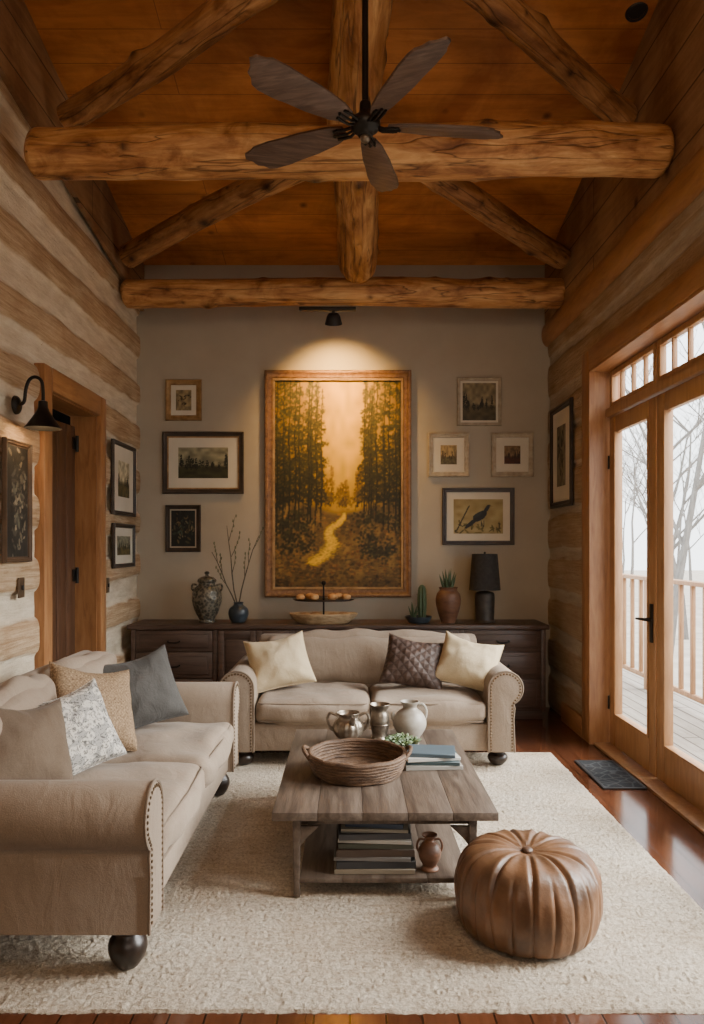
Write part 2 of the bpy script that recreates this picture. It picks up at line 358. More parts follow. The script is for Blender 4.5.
def sidewall(name,x,out,segs,thick,mat,label,period,logfrac,relief):
    bm=B(); att=[]
    for (y0,y1,z0,z1) in segs:
        ny=max(2,int((y1-y0)/.075)); nzz=max(4,int((z1-z0)/.018)); g=[]
        for i in range(ny+1):
            y=y0+(y1-y0)*i/ny; zt=min(z1,ceil(y)+.03); row=[]
            for k in range(nzz+1):
                z=z0+(zt-z0)*k/nzz
                bc=z/period+.17*noise.noise(Vector((y*.55,z*1.1,x*3)))+.05*noise.noise(Vector((y*2.3,z*3,x)))
                ci=math.floor(bc); f=bc-ci
                lf=logfrac*(1+.25*noise.noise(Vector((ci*3.7,y*.35,5))))
                e=.05*noise.noise(Vector((y*5,z*8,2)))
                mask=sstep(-.01,.08,f+e*.5)*(1-sstep(lf-.10,lf+.04,f+e))
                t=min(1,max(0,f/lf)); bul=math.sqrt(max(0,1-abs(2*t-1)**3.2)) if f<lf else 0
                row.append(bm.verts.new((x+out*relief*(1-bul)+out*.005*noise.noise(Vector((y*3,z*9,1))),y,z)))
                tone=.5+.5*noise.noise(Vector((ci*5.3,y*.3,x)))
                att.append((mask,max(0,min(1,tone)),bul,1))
            g.append(row)
        for i in range(ny):
            for k in range(nzz): bm.faces.new((g[i][k],g[i+1][k],g[i+1][k+1],g[i][k+1]))
        pts=[(y0,z0),(y1,z0)]+[(y0+(y1-y0)*i/8,min(z1,ceil(y0+(y1-y0)*i/8)+.03)) for i in range(8,-1,-1)]
        prism(bm,pts,'x',x+out*.06,x+out*thick)
        att+= [(1,.5,1,1)]*(len(bm.verts)-len(att))
    o=S(name,bm,mat,label,'wall',True)
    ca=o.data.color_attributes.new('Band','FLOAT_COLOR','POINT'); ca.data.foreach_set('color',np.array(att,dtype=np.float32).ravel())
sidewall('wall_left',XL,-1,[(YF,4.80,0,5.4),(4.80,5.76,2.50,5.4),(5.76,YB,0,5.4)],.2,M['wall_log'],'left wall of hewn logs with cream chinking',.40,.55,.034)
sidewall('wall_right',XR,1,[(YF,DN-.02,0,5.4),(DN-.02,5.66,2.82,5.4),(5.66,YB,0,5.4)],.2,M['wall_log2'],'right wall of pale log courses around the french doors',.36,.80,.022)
def band(x0,x1,f0,name,label,mat):
    ys=[YB-.005-(YB-.005-YF)*i/20 for i in range(21)]
    pts=[(y,f0(y)) for y in ys]+[(y,ceil(y)-.003) for y in ys[::-1]]
    bm=B(); prism(bm,pts,'x',x0,x1); S(name,bm,mat,label,'trim',False)
band(XL+.005,XL+.038,lambda y:3.66+.155*(YB-max(y,2)),'trim_1','pine board band under the ceiling on the left wall',M['upper'])
band(XR-.030,XR-.005,lambda y:3.52,'trim_2','weathered boards above the rail log on the right wall',M['upper'])
S('baseboard_right',box(B(),(XR-.03,5.84,0),(XR-.005,6.40,.16),.004),M['trimY'],'orange brown baseboard on the right wall','baseboard')
S('baseboard_left',box(B(),(XL+.005,5.90,0),(XL+.03,6.40,.16),.004),M['trimY'],'orange brown baseboard on the left wall','baseboard')
# left door
bm=B(); box(bm,(XL-.06,4.69,0),(XL+.03,4.82,2.64),.006); S('trim_3',bm,M['trim'],'near upright casing of the left doorway','trim')
bm=B(); box(bm,(XL-.20,5.74,0),(XL-.001,5.758,2.50)); box(bm,(XL-.05,5.75,0),(XL+.03,5.88,2.64),.006); S('trim_4',bm,M['trim'],'far upright casing and jamb of the left doorway','trim')
bm=B(); box(bm,(XL-.05,4.825,2.49),(XL+.032,5.745,2.64),.006); box(bm,(XL-.2,4.82,2.482),(XL-.001,5.738,2.499)); S('trim_5',bm,M['trimY'],'head casing above the left doorway','trim')
d=T('door_1','dark brown plank door in the left doorway, slightly ajar','door',(XL-.15,5.715,0),R(-5),kind='structure')
bm=B()
for i in range(6): box(bm,(-.045,-.89+i*.147,.01),(0,-.89+i*.147+.144,2.40),.005)
mk('door_leaf',bm,M['darkdoor'],d)
for z in (1.27,2.27,.3):
    mk('hinge',box(tube(B(),[(.012,-.004,z-.06),(.012,-.004,z+.06)],.013,10),(.0,-.06,z-.045),(.006,-.006,z+.045)),M['black'],d)
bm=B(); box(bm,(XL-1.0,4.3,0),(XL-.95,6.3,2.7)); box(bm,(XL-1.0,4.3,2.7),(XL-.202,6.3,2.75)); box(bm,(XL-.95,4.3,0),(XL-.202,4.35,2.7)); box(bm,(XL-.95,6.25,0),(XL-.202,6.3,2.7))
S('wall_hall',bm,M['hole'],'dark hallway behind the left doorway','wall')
# right doors
XD=1.97
bm=B(); box(bm,(XR-.03,5.66,0),(XR+.05,5.83,2.97),.006); box(bm,(XR-.029,5.642,0),(2.05,5.659,2.82)); S('trim_6',bm,M['trim'],'far upright casing and deep jamb of the french doors','trim')
bm=B(); box(bm,(XR-.03,DN-.18,0),(XR+.05,DN-.02,2.97),.006); box(bm,(XR-.029,DN-.019,0),(2.05,DN,2.82)); S('trim_7',bm,M['trim'],'near upright casing and jamb of the french doors','trim')
bm=B(); box(bm,(XR-.034,DN-.015,2.82),(XR+.05,5.655,2.97),.006); box(bm,(XR-.028,DN+.005,2.80),(2.05,5.638,2.819)); S('trim_8',bm,M['trimY'],'orange wood head casing above the french doors','trim')
S('trim_9',box(B(),(XD-.05,DN+.005,2.455),(XD+.05,5.638,2.52),.006),M['frdoor'],'wooden bar between french doors and transom windows','trim')
S('trim_10',box(B(),(XR-.0,DN+.005,.0),(2.05,5.638,.018),.003),M['frdoor'],'wooden threshold under the french doors','trim')
def leaf(name,label,y0,y1,handle):
    t=T(name,label,'door',(XD,(y0+y1)/2,.02),0,kind='structure'); h=(y1-y0)/2-.003; H=2.43; bm=B()
    box(bm,(-.022,-h,0),(.022,-h+.115,H),.005); box(bm,(-.022,h-.115,0),(.022,h,H),.005)
    box(bm,(-.022,-h+.115,0),(.022,h-.115,.23),.005); box(bm,(-.022,-h+.115,H-.12),(.022,h-.115,H),.005)
    for s in (-1,1): box(bm,(-.03,s*(h-.122)-.008,.22),(.03,s*(h-.122)+.008,H-.11),.004)
    box(bm,(-.03,-h+.115,.225),(.03,h-.115,.24),.004)
    mk('door_frame',bm,M['frdoor'],t)
    mk('pane',box(B(),(-.003,-h+.118,.232),(.003,h-.118,H-.122)),M['glass'],t)
    if handle:
        bm=B(); y=-h+.055
        box(bm,(-.034,y-.02,.85),(-.0221,y+.02,1.1),.004); tube(bm,[(-.034,y,1.0),(-.075,y,1.0),(-.08,y+.03,1.0),(-.08,y+.12,.995)],[.012,.011,.010,.008],10)
        mk('door_handle',bm,M['black'],t)
        for z in (.3,2.1): mk('hinge',tube(B(),[(-.026,h+.001,z-.05),(-.026,h+.001,z+.05)],.008,8),M['black'],t)
leaf('door_2','far leaf of the french doors with a black lever handle',4.775,5.635,True)
leaf('door_3','near leaf of the french doors cut by the picture edge',3.905,4.768,False)
leaf('door_4','third leaf of the french doors towards the viewer',3.035,3.898,False)
leaf('door_5','fourth leaf of the french doors nearest the viewer',2.14,3.028,False)
def transom(name,label,y0,y1):
    t=T(name,label,'window',(XD,(y0+y1)/2,2.522),0,kind='structure'); h=(y1-y0)/2-.003; H=.274; bm=B()
    for (a,b_) in ((-h,-h+.05),(h-.05,h)): box(bm,(-.022,a,0),(.022,b_,H),.004)
    for (a,b_) in ((0,.04),(H-.04,H)): box(bm,(-.022,-h+.05,a),(.022,h-.05,b_),.004)
    mk('window_frame',bm,M['frdoor'],t)
    for k in (1,2,3): 
        y=-h+2*h*k/4; mk('muntin',box(B(),(-.016,y-.009,.04),(.016,y+.009,H-.04),.003),M['frdoor'],t)
    mk('pane',box(B(),(-.003,-h+.05,.04),(.003,h-.05,H-.04)),M['glass'],t)
transom('window_1','far transom window above the french doors',4.775,5.635)
transom('window_2','near transom window above the french doors',3.905,4.768)
transom('window_3','third transom window towards the viewer',3.035,3.898)
transom('window_4','fourth transom window nearest the viewer',2.14,3.028)

# ------------------------------------------------------------------ logs
def logbeam(label,p0,p1,r,mat,seed,endr=.03,group=None):
    p0=Vector(p0);p1=Vector(p1); L=(p1-p0).length; n=int(L*44); bm=B(); rings=[]; ns=44
    rk=random.Random(seed*31); nk=int(L*8)
    ks=[(rk.uniform(.03,.97)*L,rk.uniform(0,6.28),rk.choice((.012,.016,.02,.03,.045))) for _ in range(nk)]
    shade=[]
    for i in range(n+1):
        x=L*i/n; e=min(x,L-x); q=1 if e>endr else .70+.30*math.sqrt(max(0,1-(1-e/endr)**2))
        row=[]
        for k in range(ns):
            a=2*PI*k/ns; ca,sa=math.cos(a),math.sin(a)
            rr=r*q*(1+.14*noise.noise(Vector((x*1.0,ca*.8,sa*.8+seed*7)))+.07*noise.noise(Vector((x*4,ca*2.2,sa*2.2+seed*3)))+.03*noise.noise(Vector((x*2,ca*9,sa*9+seed))))
            f=1.0
            for (kx,ka,kr) in ks:
                dx=x-kx
                if abs(dx)>.17: continue
                da=abs((a-ka+PI)%(2*PI)-PI)*r; dd=(dx*dx*.7+da*da)/(kr*kr)
                rr+=.42*kr*math.exp(-dd*.9); f=min(f,1-.72*math.exp(-dd*2.2)-.25*math.exp(-dd*.5))
            cy=.024*math.sin(x*1.3+seed)+.012*math.sin(x*3.1+seed*2); row.append(bm.verts.new((x,cy+rr*ca,rr*sa))); shade.append(max(.08,f))
        rings.append(row)
    for a,b_ in zip(rings,rings[1:]):
        for k in range(ns): bm.faces.new((a[k],a[(k+1)%ns],b_[(k+1)%ns],b_[k]))
    bm.faces.new(rings[0][::-1]); bm.faces.new(rings[-1])
    o=mk('log_beam',bm,mat,loc=p0); o.rotation_mode='QUATERNION'; o.rotation_quaternion=(p1-p0).to_track_quat('X','Z')
    ca=o.data.color_attributes.new('Knot','FLOAT_COLOR','POINT')
    sh=np.array(shade,dtype=np.float32); ca.data.foreach_set('color',np.stack([sh,sh**1.15,sh**1.3,np.ones_like(sh)],1).ravel())
    return tag(o,label,'beam',group)
logbeam('thick round log tie beam spanning the room behind the fan',(-1.82,4.25,3.725),(1.80,4.25,3.725),.142,M['log'],1,.06)
logbeam('round log tie beam just in front of the back wall',(-1.925,6.35,3.636),(1.815,6.35,3.636),.116,M['log'],2,.05)
def zr(y): return 3.775+.265*(6.2-y)
logbeam('central log running along the ceiling ridge above the fan',(.06,6.2,zr(6.2)),(.06,1.2,zr(1.2)),.16,M['log'],3,.14)
def zb(y): return 3.83+.25*(6.15-y)
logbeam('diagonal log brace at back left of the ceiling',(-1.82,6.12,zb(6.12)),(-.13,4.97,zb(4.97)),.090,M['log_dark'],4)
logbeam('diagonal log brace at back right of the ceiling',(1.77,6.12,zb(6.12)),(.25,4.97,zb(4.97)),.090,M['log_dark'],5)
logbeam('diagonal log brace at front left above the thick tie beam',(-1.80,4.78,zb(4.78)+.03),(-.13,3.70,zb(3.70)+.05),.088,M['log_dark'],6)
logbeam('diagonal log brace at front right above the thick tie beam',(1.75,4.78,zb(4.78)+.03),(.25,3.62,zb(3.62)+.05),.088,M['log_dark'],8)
bm=B(); prism(bm,[(XR-.005-.055*math.cos(R(a)),3.44+.11*math.sin(R(a))) for a in range(-90,91,12)],'y',-2.5,YB-.01)
S('trim_11',bm,M['trimY'],'half-round rail log high along the right wall','trim')

t=T('recessed_light','small round recessed ceiling light near the right wall','light',(1.70,4.45,ceil(4.45)-.001))
t.rotation_euler=(R(-13),0,0)
mk('ring',lathe(B(),[(.045,-.004),(.06,-.008),(.065,0)],28),M['matblack'],t); mk('lens',lathe(B(),[(0,-.003),(.045,-.003),(.045,0)],24),M['matblack'],t)

# ------------------------------------------------------------------ ceiling fan
FX,FY,FZ=.07,3.46,3.437
fan=T('ceiling_fan','dark five-bladed ceiling fan hanging from the central log','ceiling fan',(FX,FY,FZ))
mk('rod',tube(B(),[(0,0,.07),(0,0,.90)],.015,14),M['black'],fan)
mk('canopy',lathe(B(),cr([(.02,.78),(.045,.81),(.065,.86),(.07,.91)],4),24),M['black'],fan)
mk('motor',lathe(B(),cr([(0,-.055),(.03,-.052),(.04,-.035),(.06,-.022),(.07,.0),(.066,.022),(.045,.04),(.028,.06),(.025,.10),(.016,.11)],4),32),M['black'],fan)
mk('cap',lathe(B(),cr([(0,-.08),(.015,-.077),(.024,-.065),(.022,-.05)],4),20),M['pewter'],fan)
out=[(.105,-.030),(.17,-.056),(.30,-.076),(.40,-.082),(.47,-.090),(.55,-.088),(.585,-.078),(.605,-.052),(.632,-.038),(.640,-.008),(.665,.022),(.650,.050),(.612,.058),(.585,.072),(.5,.076),(.41,.070),(.33,.070),(.17,.052),(.105,.030)]
for k in range(5):
    a=R(7+72*k); mt=Matrix.Rotation(a,4,'Z')@Matrix.Rotation(R(14),4,'X')
    bm=B(); prism(bm,out,'z',-.008,.004,.002); bm.transform(mt); mk('blade',bm,M['blade'],fan)
    bm=B()
    for s in (-1,1): tube(bm,[(.05,s*.012,-.005),(.085,s*.024,-.016),(.12,s*.026,-.014),(.155,s*.024,-.0115)],.007,8)
    tube(bm,[(.045,0,-.006),(.09,0,-.018),(.165,0,-.0125)],.006,8)
    for (x,y) in ((.135,.026),(.135,-.026),(.16,0)): ball(bm,(x,y,-.013),.009,1)
    bm.transform(mt); mk('blade_arm',bm,M['black'],fan)

# ------------------------------------------------------------------ track spotlight
sp=T('spotlight','small black spotlight bar under the back tie beam','spotlight',(-.19,6.35,3.512))
mk('mounting_bar',box(B(),(-.24,-.022,-.028),(.24,.022,0),.004),M['matblack'],sp)
bm=B(); tube(bm,[(.05,0,-.02),(.05,0,-.06)],.012,10); mk('stem',bm,M['matblack'],sp)
bm=B(); lathe(bm,cr([(0,.045),(.035,.042),(.055,.02),(.068,-.025),(.074,-.048),(.062,-.044),(.038,.0),(0,.01)],3),28); bm.transform(Matrix.Translation((.05,.01,-.09))@Matrix.Rotation(R(28),4,'X'))
mk('lamp_head',bm,M['matblack'],sp)
mk('bulb',ball(B(),(.05,.012,-.10),.025,2),M['bulb'],sp)

# ------------------------------------------------------------------ paintings
def sn(H,W,k,seed):
    r=np.random.default_rng(seed).random((k+1,k+1)); ys=np.linspace(0,k-.001,H); xs=np.linspace(0,k-.001,W)
    y0=ys.astype(int); x0=xs.astype(int); fy=(ys-y0)[:,None]; fx=(xs-x0)[None,:]
    a=r[y0][:,x0]; b_=r[y0][:,x0+1]; c=r[y0+1][:,x0]; d_=r[y0+1][:,x0+1]
    return (a*(1-fx)+b_*fx)*(1-fy)+(c*(1-fx)+d_*fx)*fy
def mixa(a,b_,f): return np.array(a)*(1-f[...,None])+np.array(b_)*f[...,None]
def pine(img,xc,base,h,w,col,lit,side,g):
    H,W,_=img.shape
    for r in range(max(0,int(base*H)),min(H,int((base+h)*H))):
        t=(r/H-base)/h
        hw=w*(1-t)**.8*(.55+.45*((1-(t*9)%1)))*g.uniform(.75,1.15)
        if t<.10: hw=w*.09
        x0=int((xc-hw)*W); x1=int((xc+hw)*W)
        for x in range(max(0,x0),min(W,x1+1)):
            if g.random()<.22: continue
            s=(x/W-xc)/max(hw,1e-4)*side
            f=min(1,max(0,.5+.5*s))*g.uniform(.3,1)
            img[r,x]=np.array(col)*(1-f)+np.array(lit)*f
def forest():
    H,W=300,190; g=np.random.default_rng(5)
    v=np.linspace(0,1,H)[:,None]*np.ones((1,W)); u=np.ones((H,1))*np.linspace(0,1,W)[None]
    gl=np.exp(-(((u-.55)/.28)**2+((v-.72)/.40)**2))
    img=mixa((.50,.37,.09),(.94,.74,.08),gl); img*=(.9+.2*sn(H,W,26,1))[...,None]
    def dab(x,y,l,s,c,al=.8):
        x=int(x);y=int(y); a0=max(0,y-s);a1=min(H,y+s+1);b0=max(0,x-l);b1=min(W,x+l+1)
        if a0<a1 and b0<b1: img[a0:a1,b0:b1]=img[a0:a1,b0:b1]*(1-al)+np.clip(c,0,1)*al
    gm=np.clip((.40+.025*np.sin(u*9)-v)/.03,0,1); gr=mixa((.28,.225,.12),(.58,.45,.22),np.clip(sn(H,W,26,2)*1.3-.5*abs(u-.48),0,1))
    img=img*(1-gm[...,None])+gr*gm[...,None]
    def tree(x,base,top,wid,dist,side,trunk=1):
        lo=np.array((.095,.115,.058))*(1-dist)+np.array((.44,.34,.10))*dist
        hi=np.array((.25,.25,.10))*(1-dist)+np.array((.66,.49,.12))*dist
        lit=np.array((.72,.52,.12))
        for r in range(int(base*H),min(H,int(top*H))):
            xx=int(x*W+1.0*math.sin(r*.05)); w_=trunk if r<(base+.55*(top-base))*H else 0
            if 0<=xx<W: img[r,max(0,xx-w_):xx+1]=lo*g.uniform(.5,.9)
        nl=int(13*(top-base)/.5)+5; lean=g.uniform(-.01,.01)
        for L in range(nl):
            t=min(.99,max(0,(L+g.uniform(-.6,.6))/nl)); y=base+.18*(top-base)+t*(top-base)*.82
            for sd in (-1,1):
                if g.random()<.16: continue
                hw=wid*((1-t)**.7)*g.uniform(.45,1.35)+.004
                nn=int(6+hw*170); up=g.uniform(-.2,.9)
                for k in range(nn):
                    q=k/nn; yy=y-q*q*hw*up+g.normal()*.0045*(1+q)
                    f=max(0,min(1,(.16+.45*sd*side*q)))*g.uniform(.05,1)
                    c=(lo*(1-t)+hi*t)*(1-f*.7)+lit*f*.7*(.35+.65*t)
                    dab((x+lean*t+sd*q*hw)*W,yy*H,int(g.integers(0,2)),int(g.integers(0,2)),c*g.uniform(.65,1.25),.85*(1-.3*q))
    for k in range(12):
        x=g.uniform(.36,.72); tree(x,.39,.39+g.uniform(.06,.16)+.45*abs(x-.54),.03,.95,1 if x<.54 else -1,0)
    for k in range(18):
        x=g.choice([g.uniform(.02,.38),g.uniform(.70,.99)]); tree(x,.36,g.uniform(.74,1.0),.05,.45,1 if x<.54 else -1,0)
    L=[(x+g.uniform(-.018,.018),1) for x in (.0,.045,.09,.135,.18,.22,.265,.31,.35,.39)]+[(x+g.uniform(-.018,.018),-1) for x in (.69,.73,.77,.81,.85,.89,.93,.965,1.0)]
    L.sort(key=lambda q:abs(q[0]-.54))
    for (x,sd) in L:
        dd=min(1,abs(x-.54)/.40); tree(x,.36-.10*dd+g.uniform(-.03,.03),min(1.12,.74+.45*dd**.7+g.uniform(-.08,.08)),.048+.034*dd,.30*(1-dd)**1.2,sd)
    for k in range(2600):
        y=g.beta(1.3,2.0)*.38; x=g.random(); c=np.array((.42,.33,.16))*g.uniform(.45,1.4)+np.array((.14,.04,.0))*(g.random()<.22)
        dab(x*W,y*H,int(g.integers(1,3)),int(g.integers(0,2)),c,.6)
    for k in range(46):
        x=g.choice([g.uniform(0,.30),g.uniform(.62,1)]); y=g.uniform(.16,.36)
        for q in range(24): dab((x+g.normal()*.032)*W,(y+g.normal()*.016)*H,1,1,np.array((.14,.14,.07))*g.uniform(.6,1.7),.6)
    pth=[(.30,.125,.06),(.36,.145,.11),(.43,.185,.10),(.46,.22,.075),(.43,.255,.05),(.44,.285,.034),(.51,.315,.022),(.55,.345,.014)]
    for (x,y,w_) in cr(pth,14):
        for q in range(26):
            o=g.normal()*.48; f=max(0,1-abs(o)); dab((x+o*w_)*W,(y+g.normal()*.007)*H,1,0,np.array((.98,.77,.18))*g.uniform(.8,1.1),.72*f)
    img[:int(.09*H)]*=np.linspace(.7,1,int(.09*H))[:,None,None]
    p=np.pad(img,((1,1),(1,1),(0,0)),'edge'); bl=(p[:-2,1:-1]+p[2:,1:-1]+p[1:-1,:-2]+p[1:-1,2:]+2.5*img)/6.5
    return np.clip(bl,0,1)
def landscape(seed,sky=(.72,.68,.56),dark=(.12,.13,.09),ground=(.34,.31,.2)):
    H,W=52,72; g=np.random.default_rng(seed); v=np.linspace(0,1,H)[:,None]*np.ones((1,W))
    img=mixa(ground,sky,np.clip((v-.35)/.1,0,1)); img*=(.75+.5*sn(H,W,12,seed))[...,None]
    for k in range(16): 
        x=g.uniform(0,1); pine(img,x,.25+g.uniform(0,.12),g.uniform(.2,.5)*(.6+abs(x-.5)),.06,dark,tuple(c*2.2 for c in dark),1,g)
    return np.clip(img,0,1)
def floral(seed,bg=(.12,.12,.10),cols=((.6,.55,.42),(.35,.36,.25),(.5,.3,.2)),n=60,H=56,W=44):
    g=np.random.default_rng(seed); img=np.ones((H,W,3))*np.array(bg)*(.7+.6*sn(H,W,8,seed))[...,None]
    yy,xx=np.mgrid[0:H,0:W]
    for k in range(n):
        cx=W/2+g.normal()*W*.22; cy=H/2+g.normal()*H*.22; a=g.uniform(0,3.14); l=g.uniform(1.5,4.5); s=l*.4
        dx=(xx-cx)*math.cos(a)+(yy-cy)*math.sin(a); dy=-(xx-cx)*math.sin(a)+(yy-cy)*math.cos(a)
        img[(dx/l)**2+(dy/s)**2<1]=np.array(cols[int(g.integers(len(cols)))])*g.uniform(.6,1.2)
    return np.clip(img,0,1)
def bird():
    H,W=60,76; img=mixa((.50,.42,.24),(.66,.60,.42),sn(H,W,9,4)); g=np.random.default_rng(9); yy,xx=np.mgrid[0:H,0:W]
    def el(cx,cy,a,l,s,c):
        dx=(xx-cx)*math.cos(a)+(yy-cy)*math.sin(a); dy=-(xx-cx)*math.sin(a)+(yy-cy)*math.cos(a); img[(dx/l)**2+(dy/s)**2<1]=c
    for k in range(30): el(g.uniform(0,W),g.uniform(0,20),g.uniform(0,3),g.uniform(2,7),1.2,np.array((.3,.27,.12))*g.uniform(.6,1.4))
    for k in range(9): el(6+k*2,8+k*4.5,1.1,5,1.1,(.2,.17,.09))
    el(40,30,.7,13,6.5,(.06,.075,.09)); el(50,42,1.0,6,3,(.05,.07,.10)); el(53,47,.3,3.2,2.6,(.05,.06,.08)); el(57,47,0,2.5,.8,(.5,.4,.2))
    el(27,18,.75,14,3.2,(.07,.08,.07)); el(42,17,1.5,6,.8,(.08,.06,.04)); el(46,17,1.5,6,.8,(.08,.06,.04)); el(36,32,.6,8,3,(.14,.16,.15))
    return np.clip(img,0,1)
def imgmesh(name,img,w,h,parent,y,label=None):
    H,W,_=img.shape; vs=[(-w/2+w*i/(W-1),y,-h/2+h*j/(H-1)) for j in range(H) for i in range(W)]
    fs=[(j*W+i,j*W+i+1,(j+1)*W+i+1,(j+1)*W+i) for j in range(H-1) for i in range(W-1)]
    me=bpy.data.meshes.new(name); me.from_pydata(vs,[],fs)
    ca=me.color_attributes.new('Col','FLOAT_COLOR','POINT')
    lin=np.concatenate([np.clip(img,0,1)**2.2,np.ones((H,W,1))],2).astype(np.float32).ravel(); ca.data.foreach_set('color',lin)
    me.materials.append(M['canvas']); o=bpy.data.objects.new(name,me); COL.objects.link(o); o.parent=parent; return o
def picture(label,loc,rz,w,h,fw,fmat,img,mw=0,mmat=None,depth=.03,cat='picture',name='framed_picture',inner=None):
    t=T(name,label,cat,loc,rz)
    def ring(prof):
        bm=B(); L=[]
        for (ins,y) in prof:
            a=w/2-ins; c=h/2-ins; L.append([bm.verts.new(p) for p in ((-a,y,-c),(a,y,-c),(a,y,c),(-a,y,c))])
        for A,C_ in zip(L,L[1:]):
            for i in range(4): bm.faces.new((A[i],A[(i+1)%4],C_[(i+1)%4],C_[i]))
        return bm
    mk('frame',ring([(fw,-.002),(0,-.002),(0,-depth*.8),(fw*.12,-depth),(fw*.35,-depth*.98),(fw*.45,-depth*.8),(fw*.7,-depth*.7),(fw*.9,-depth*.72),(fw,-depth*.55),(fw,-.002)]),fmat,t)
    if inner: mk('inner_fillet',ring([(fw*.98,-.003),(fw*.98,-depth*.72),(fw*1.25,-depth*.62),(fw*1.25,-.003)]),inner,t)
    if mw:
        mk('mat_board',box(B(),(-w/2+fw*.9,-.012,-h/2+fw*.9),(w/2-fw*.9,-.004,h/2-fw*.9)),mmat or M['matboard'],t)
    imgmesh('artwork',img,w-2*fw-2*mw,h-2*fw-2*mw,t,-.0135 if mw else -.012)
    return t
s=750/6.94
def bw(x0,y0,x1,y1): # pixels measured on the photograph turned into metres on the back wall
    return ((x0+x1)/2-350)/s,1.5+(545-(y0+y1)/2)/s,(x1-x0)/s,(y1-y0)/s
def backpic(label,x0,y0,x1,y1,*a,**k):
    X,Z,w,h=bw(x0,y0,x1,y1); return picture(label,(X,YB-.001,Z),0,w,h,*a,**k)
backpic('large golden forest path painting in a brown wood frame',265,371,411,597,.075,M['paintframe'],forest(),depth=.05,cat='painting',name='framed_painting',inner=M['gold'])
backpic('small picture in a gilt frame, topmost left of the painting',166,380,202,421,.05,M['gold'],floral(1,(.5,.44,.32),((.2,.17,.11),(.3,.25,.15),(.25,.14,.08)),26),.045)
backpic('wide dark framed landscape print with a pale mat',163,432,244,494,.045,M['darkframe'],landscape(2,(.52,.50,.40),(.10,.11,.075),(.22,.21,.13)),.10,inner=M['gold'])
backpic('small dark framed floral picture, lowest left of the painting',166,505,201,552,.04,M['darkframe'],floral(3,(.09,.11,.10),((.4,.36,.27),(.22,.26,.22),(.35,.29,.2))),.012,M['matgrey'])
backpic('dark woodland print in a thin cream frame, topmost right',457,378,501,426,.03,M['creamframe'],landscape(22,(.50,.45,.34),(.11,.105,.08),(.30,.27,.19)),.02)
backpic('small landscape in a cream frame, nearest the painting',428,433,469,477,.045,M['creamframe'],landscape(6,(.6,.5,.32),(.2,.15,.08)),.07)
backpic('small landscape in a cream frame, nearest the right wall',491,433,533,477,.045,M['creamframe'],landscape(8,(.45,.36,.24),(.16,.1,.06),(.3,.15,.08)),.075)
backpic('dark framed print of a black bird on a branch',442,488,514,545,.04,M['darkframe'],bird(),.065)
picture('tall black framed print on the right wall',(XR-.006,6.43,2.265),R(-90),.62,.88,.05,M['darkframe'],floral(11,(.45,.42,.34),((.2,.2,.16),(.3,.28,.2)),40),.13)
picture('tall dark botanical panel on the left wall under the sconce',(XL+.006,4.33,1.75),R(90),.34,.70,.025,M['brownframe'],floral(12,(.16,.15,.13),((.5,.46,.38),(.36,.35,.3),(.25,.24,.2)),130,90,44),.008,M['brownframe'])
picture('dark framed print with pale mat, upper one past the left doorway',(XL+.006,6.37,2.055),R(90),.62,.61,.035,M['darkframe'],landscape(13),.12)
picture('dark framed print with pale mat, lower one past the left doorway',(XL+.006,6.37,1.495),R(90),.58,.37,.035,M['darkframe'],landscape(14,(.5,.5,.42)),.07)
def switch(label,y,z):
    t=T('light_switch',label,'light switch',(XL+.006,y,z),R(90))
    mk('plate',box(B(),(-.04,-.009,-.06),(.04,-.001,.06),.003),M['switch'],t); mk('toggle',box(B(),(-.008,-.02,-.014),(.008,-.008,.014),.002),M['matblack'],t)
switch('bronze light switch below the tall botanical panel',4.40,1.25); switch('bronze light switch beside the far door casing',5.97,1.18)

# ------------------------------------------------------------------ sconce
sc=T('wall_sconce','black gooseneck barn sconce beside the left doorway','wall lamp',(XL+.004,4.34,2.31),R(90))
mk('backplate',lathe(B(),cr([(.0,.028),(.03,.026),(.05,.015),(.055,0)],3),24,mat=Matrix.Rotation(R(90),4,'X')),M['black'],sc)
mk('arm',tube(B(),cr([(0,-.02,0),(0,-.05,.02),(0,-.06,.09),(0,-.08,.145),(0,-.115,.162),(0,-.15,.14),(0,-.16,.08),(0,-.16,.0)],5),.010,10),M['black'],sc)
shp=[(.016,.03),(.026,.025),(.028,-.01),(.036,-.03),(.06,-.07),(.092,-.115),(.104,-.13),(.10,-.132),(.088,-.118),(.055,-.075),(.03,-.035),(.0,-.02)]
mk('lamp_shade',lathe(B(),shp,32,(0,-.16,-.005)),M['black'],sc)
mk('bulb',ball(B(),(0,-.16,-.085),.03,2),M['bulb'],sc)

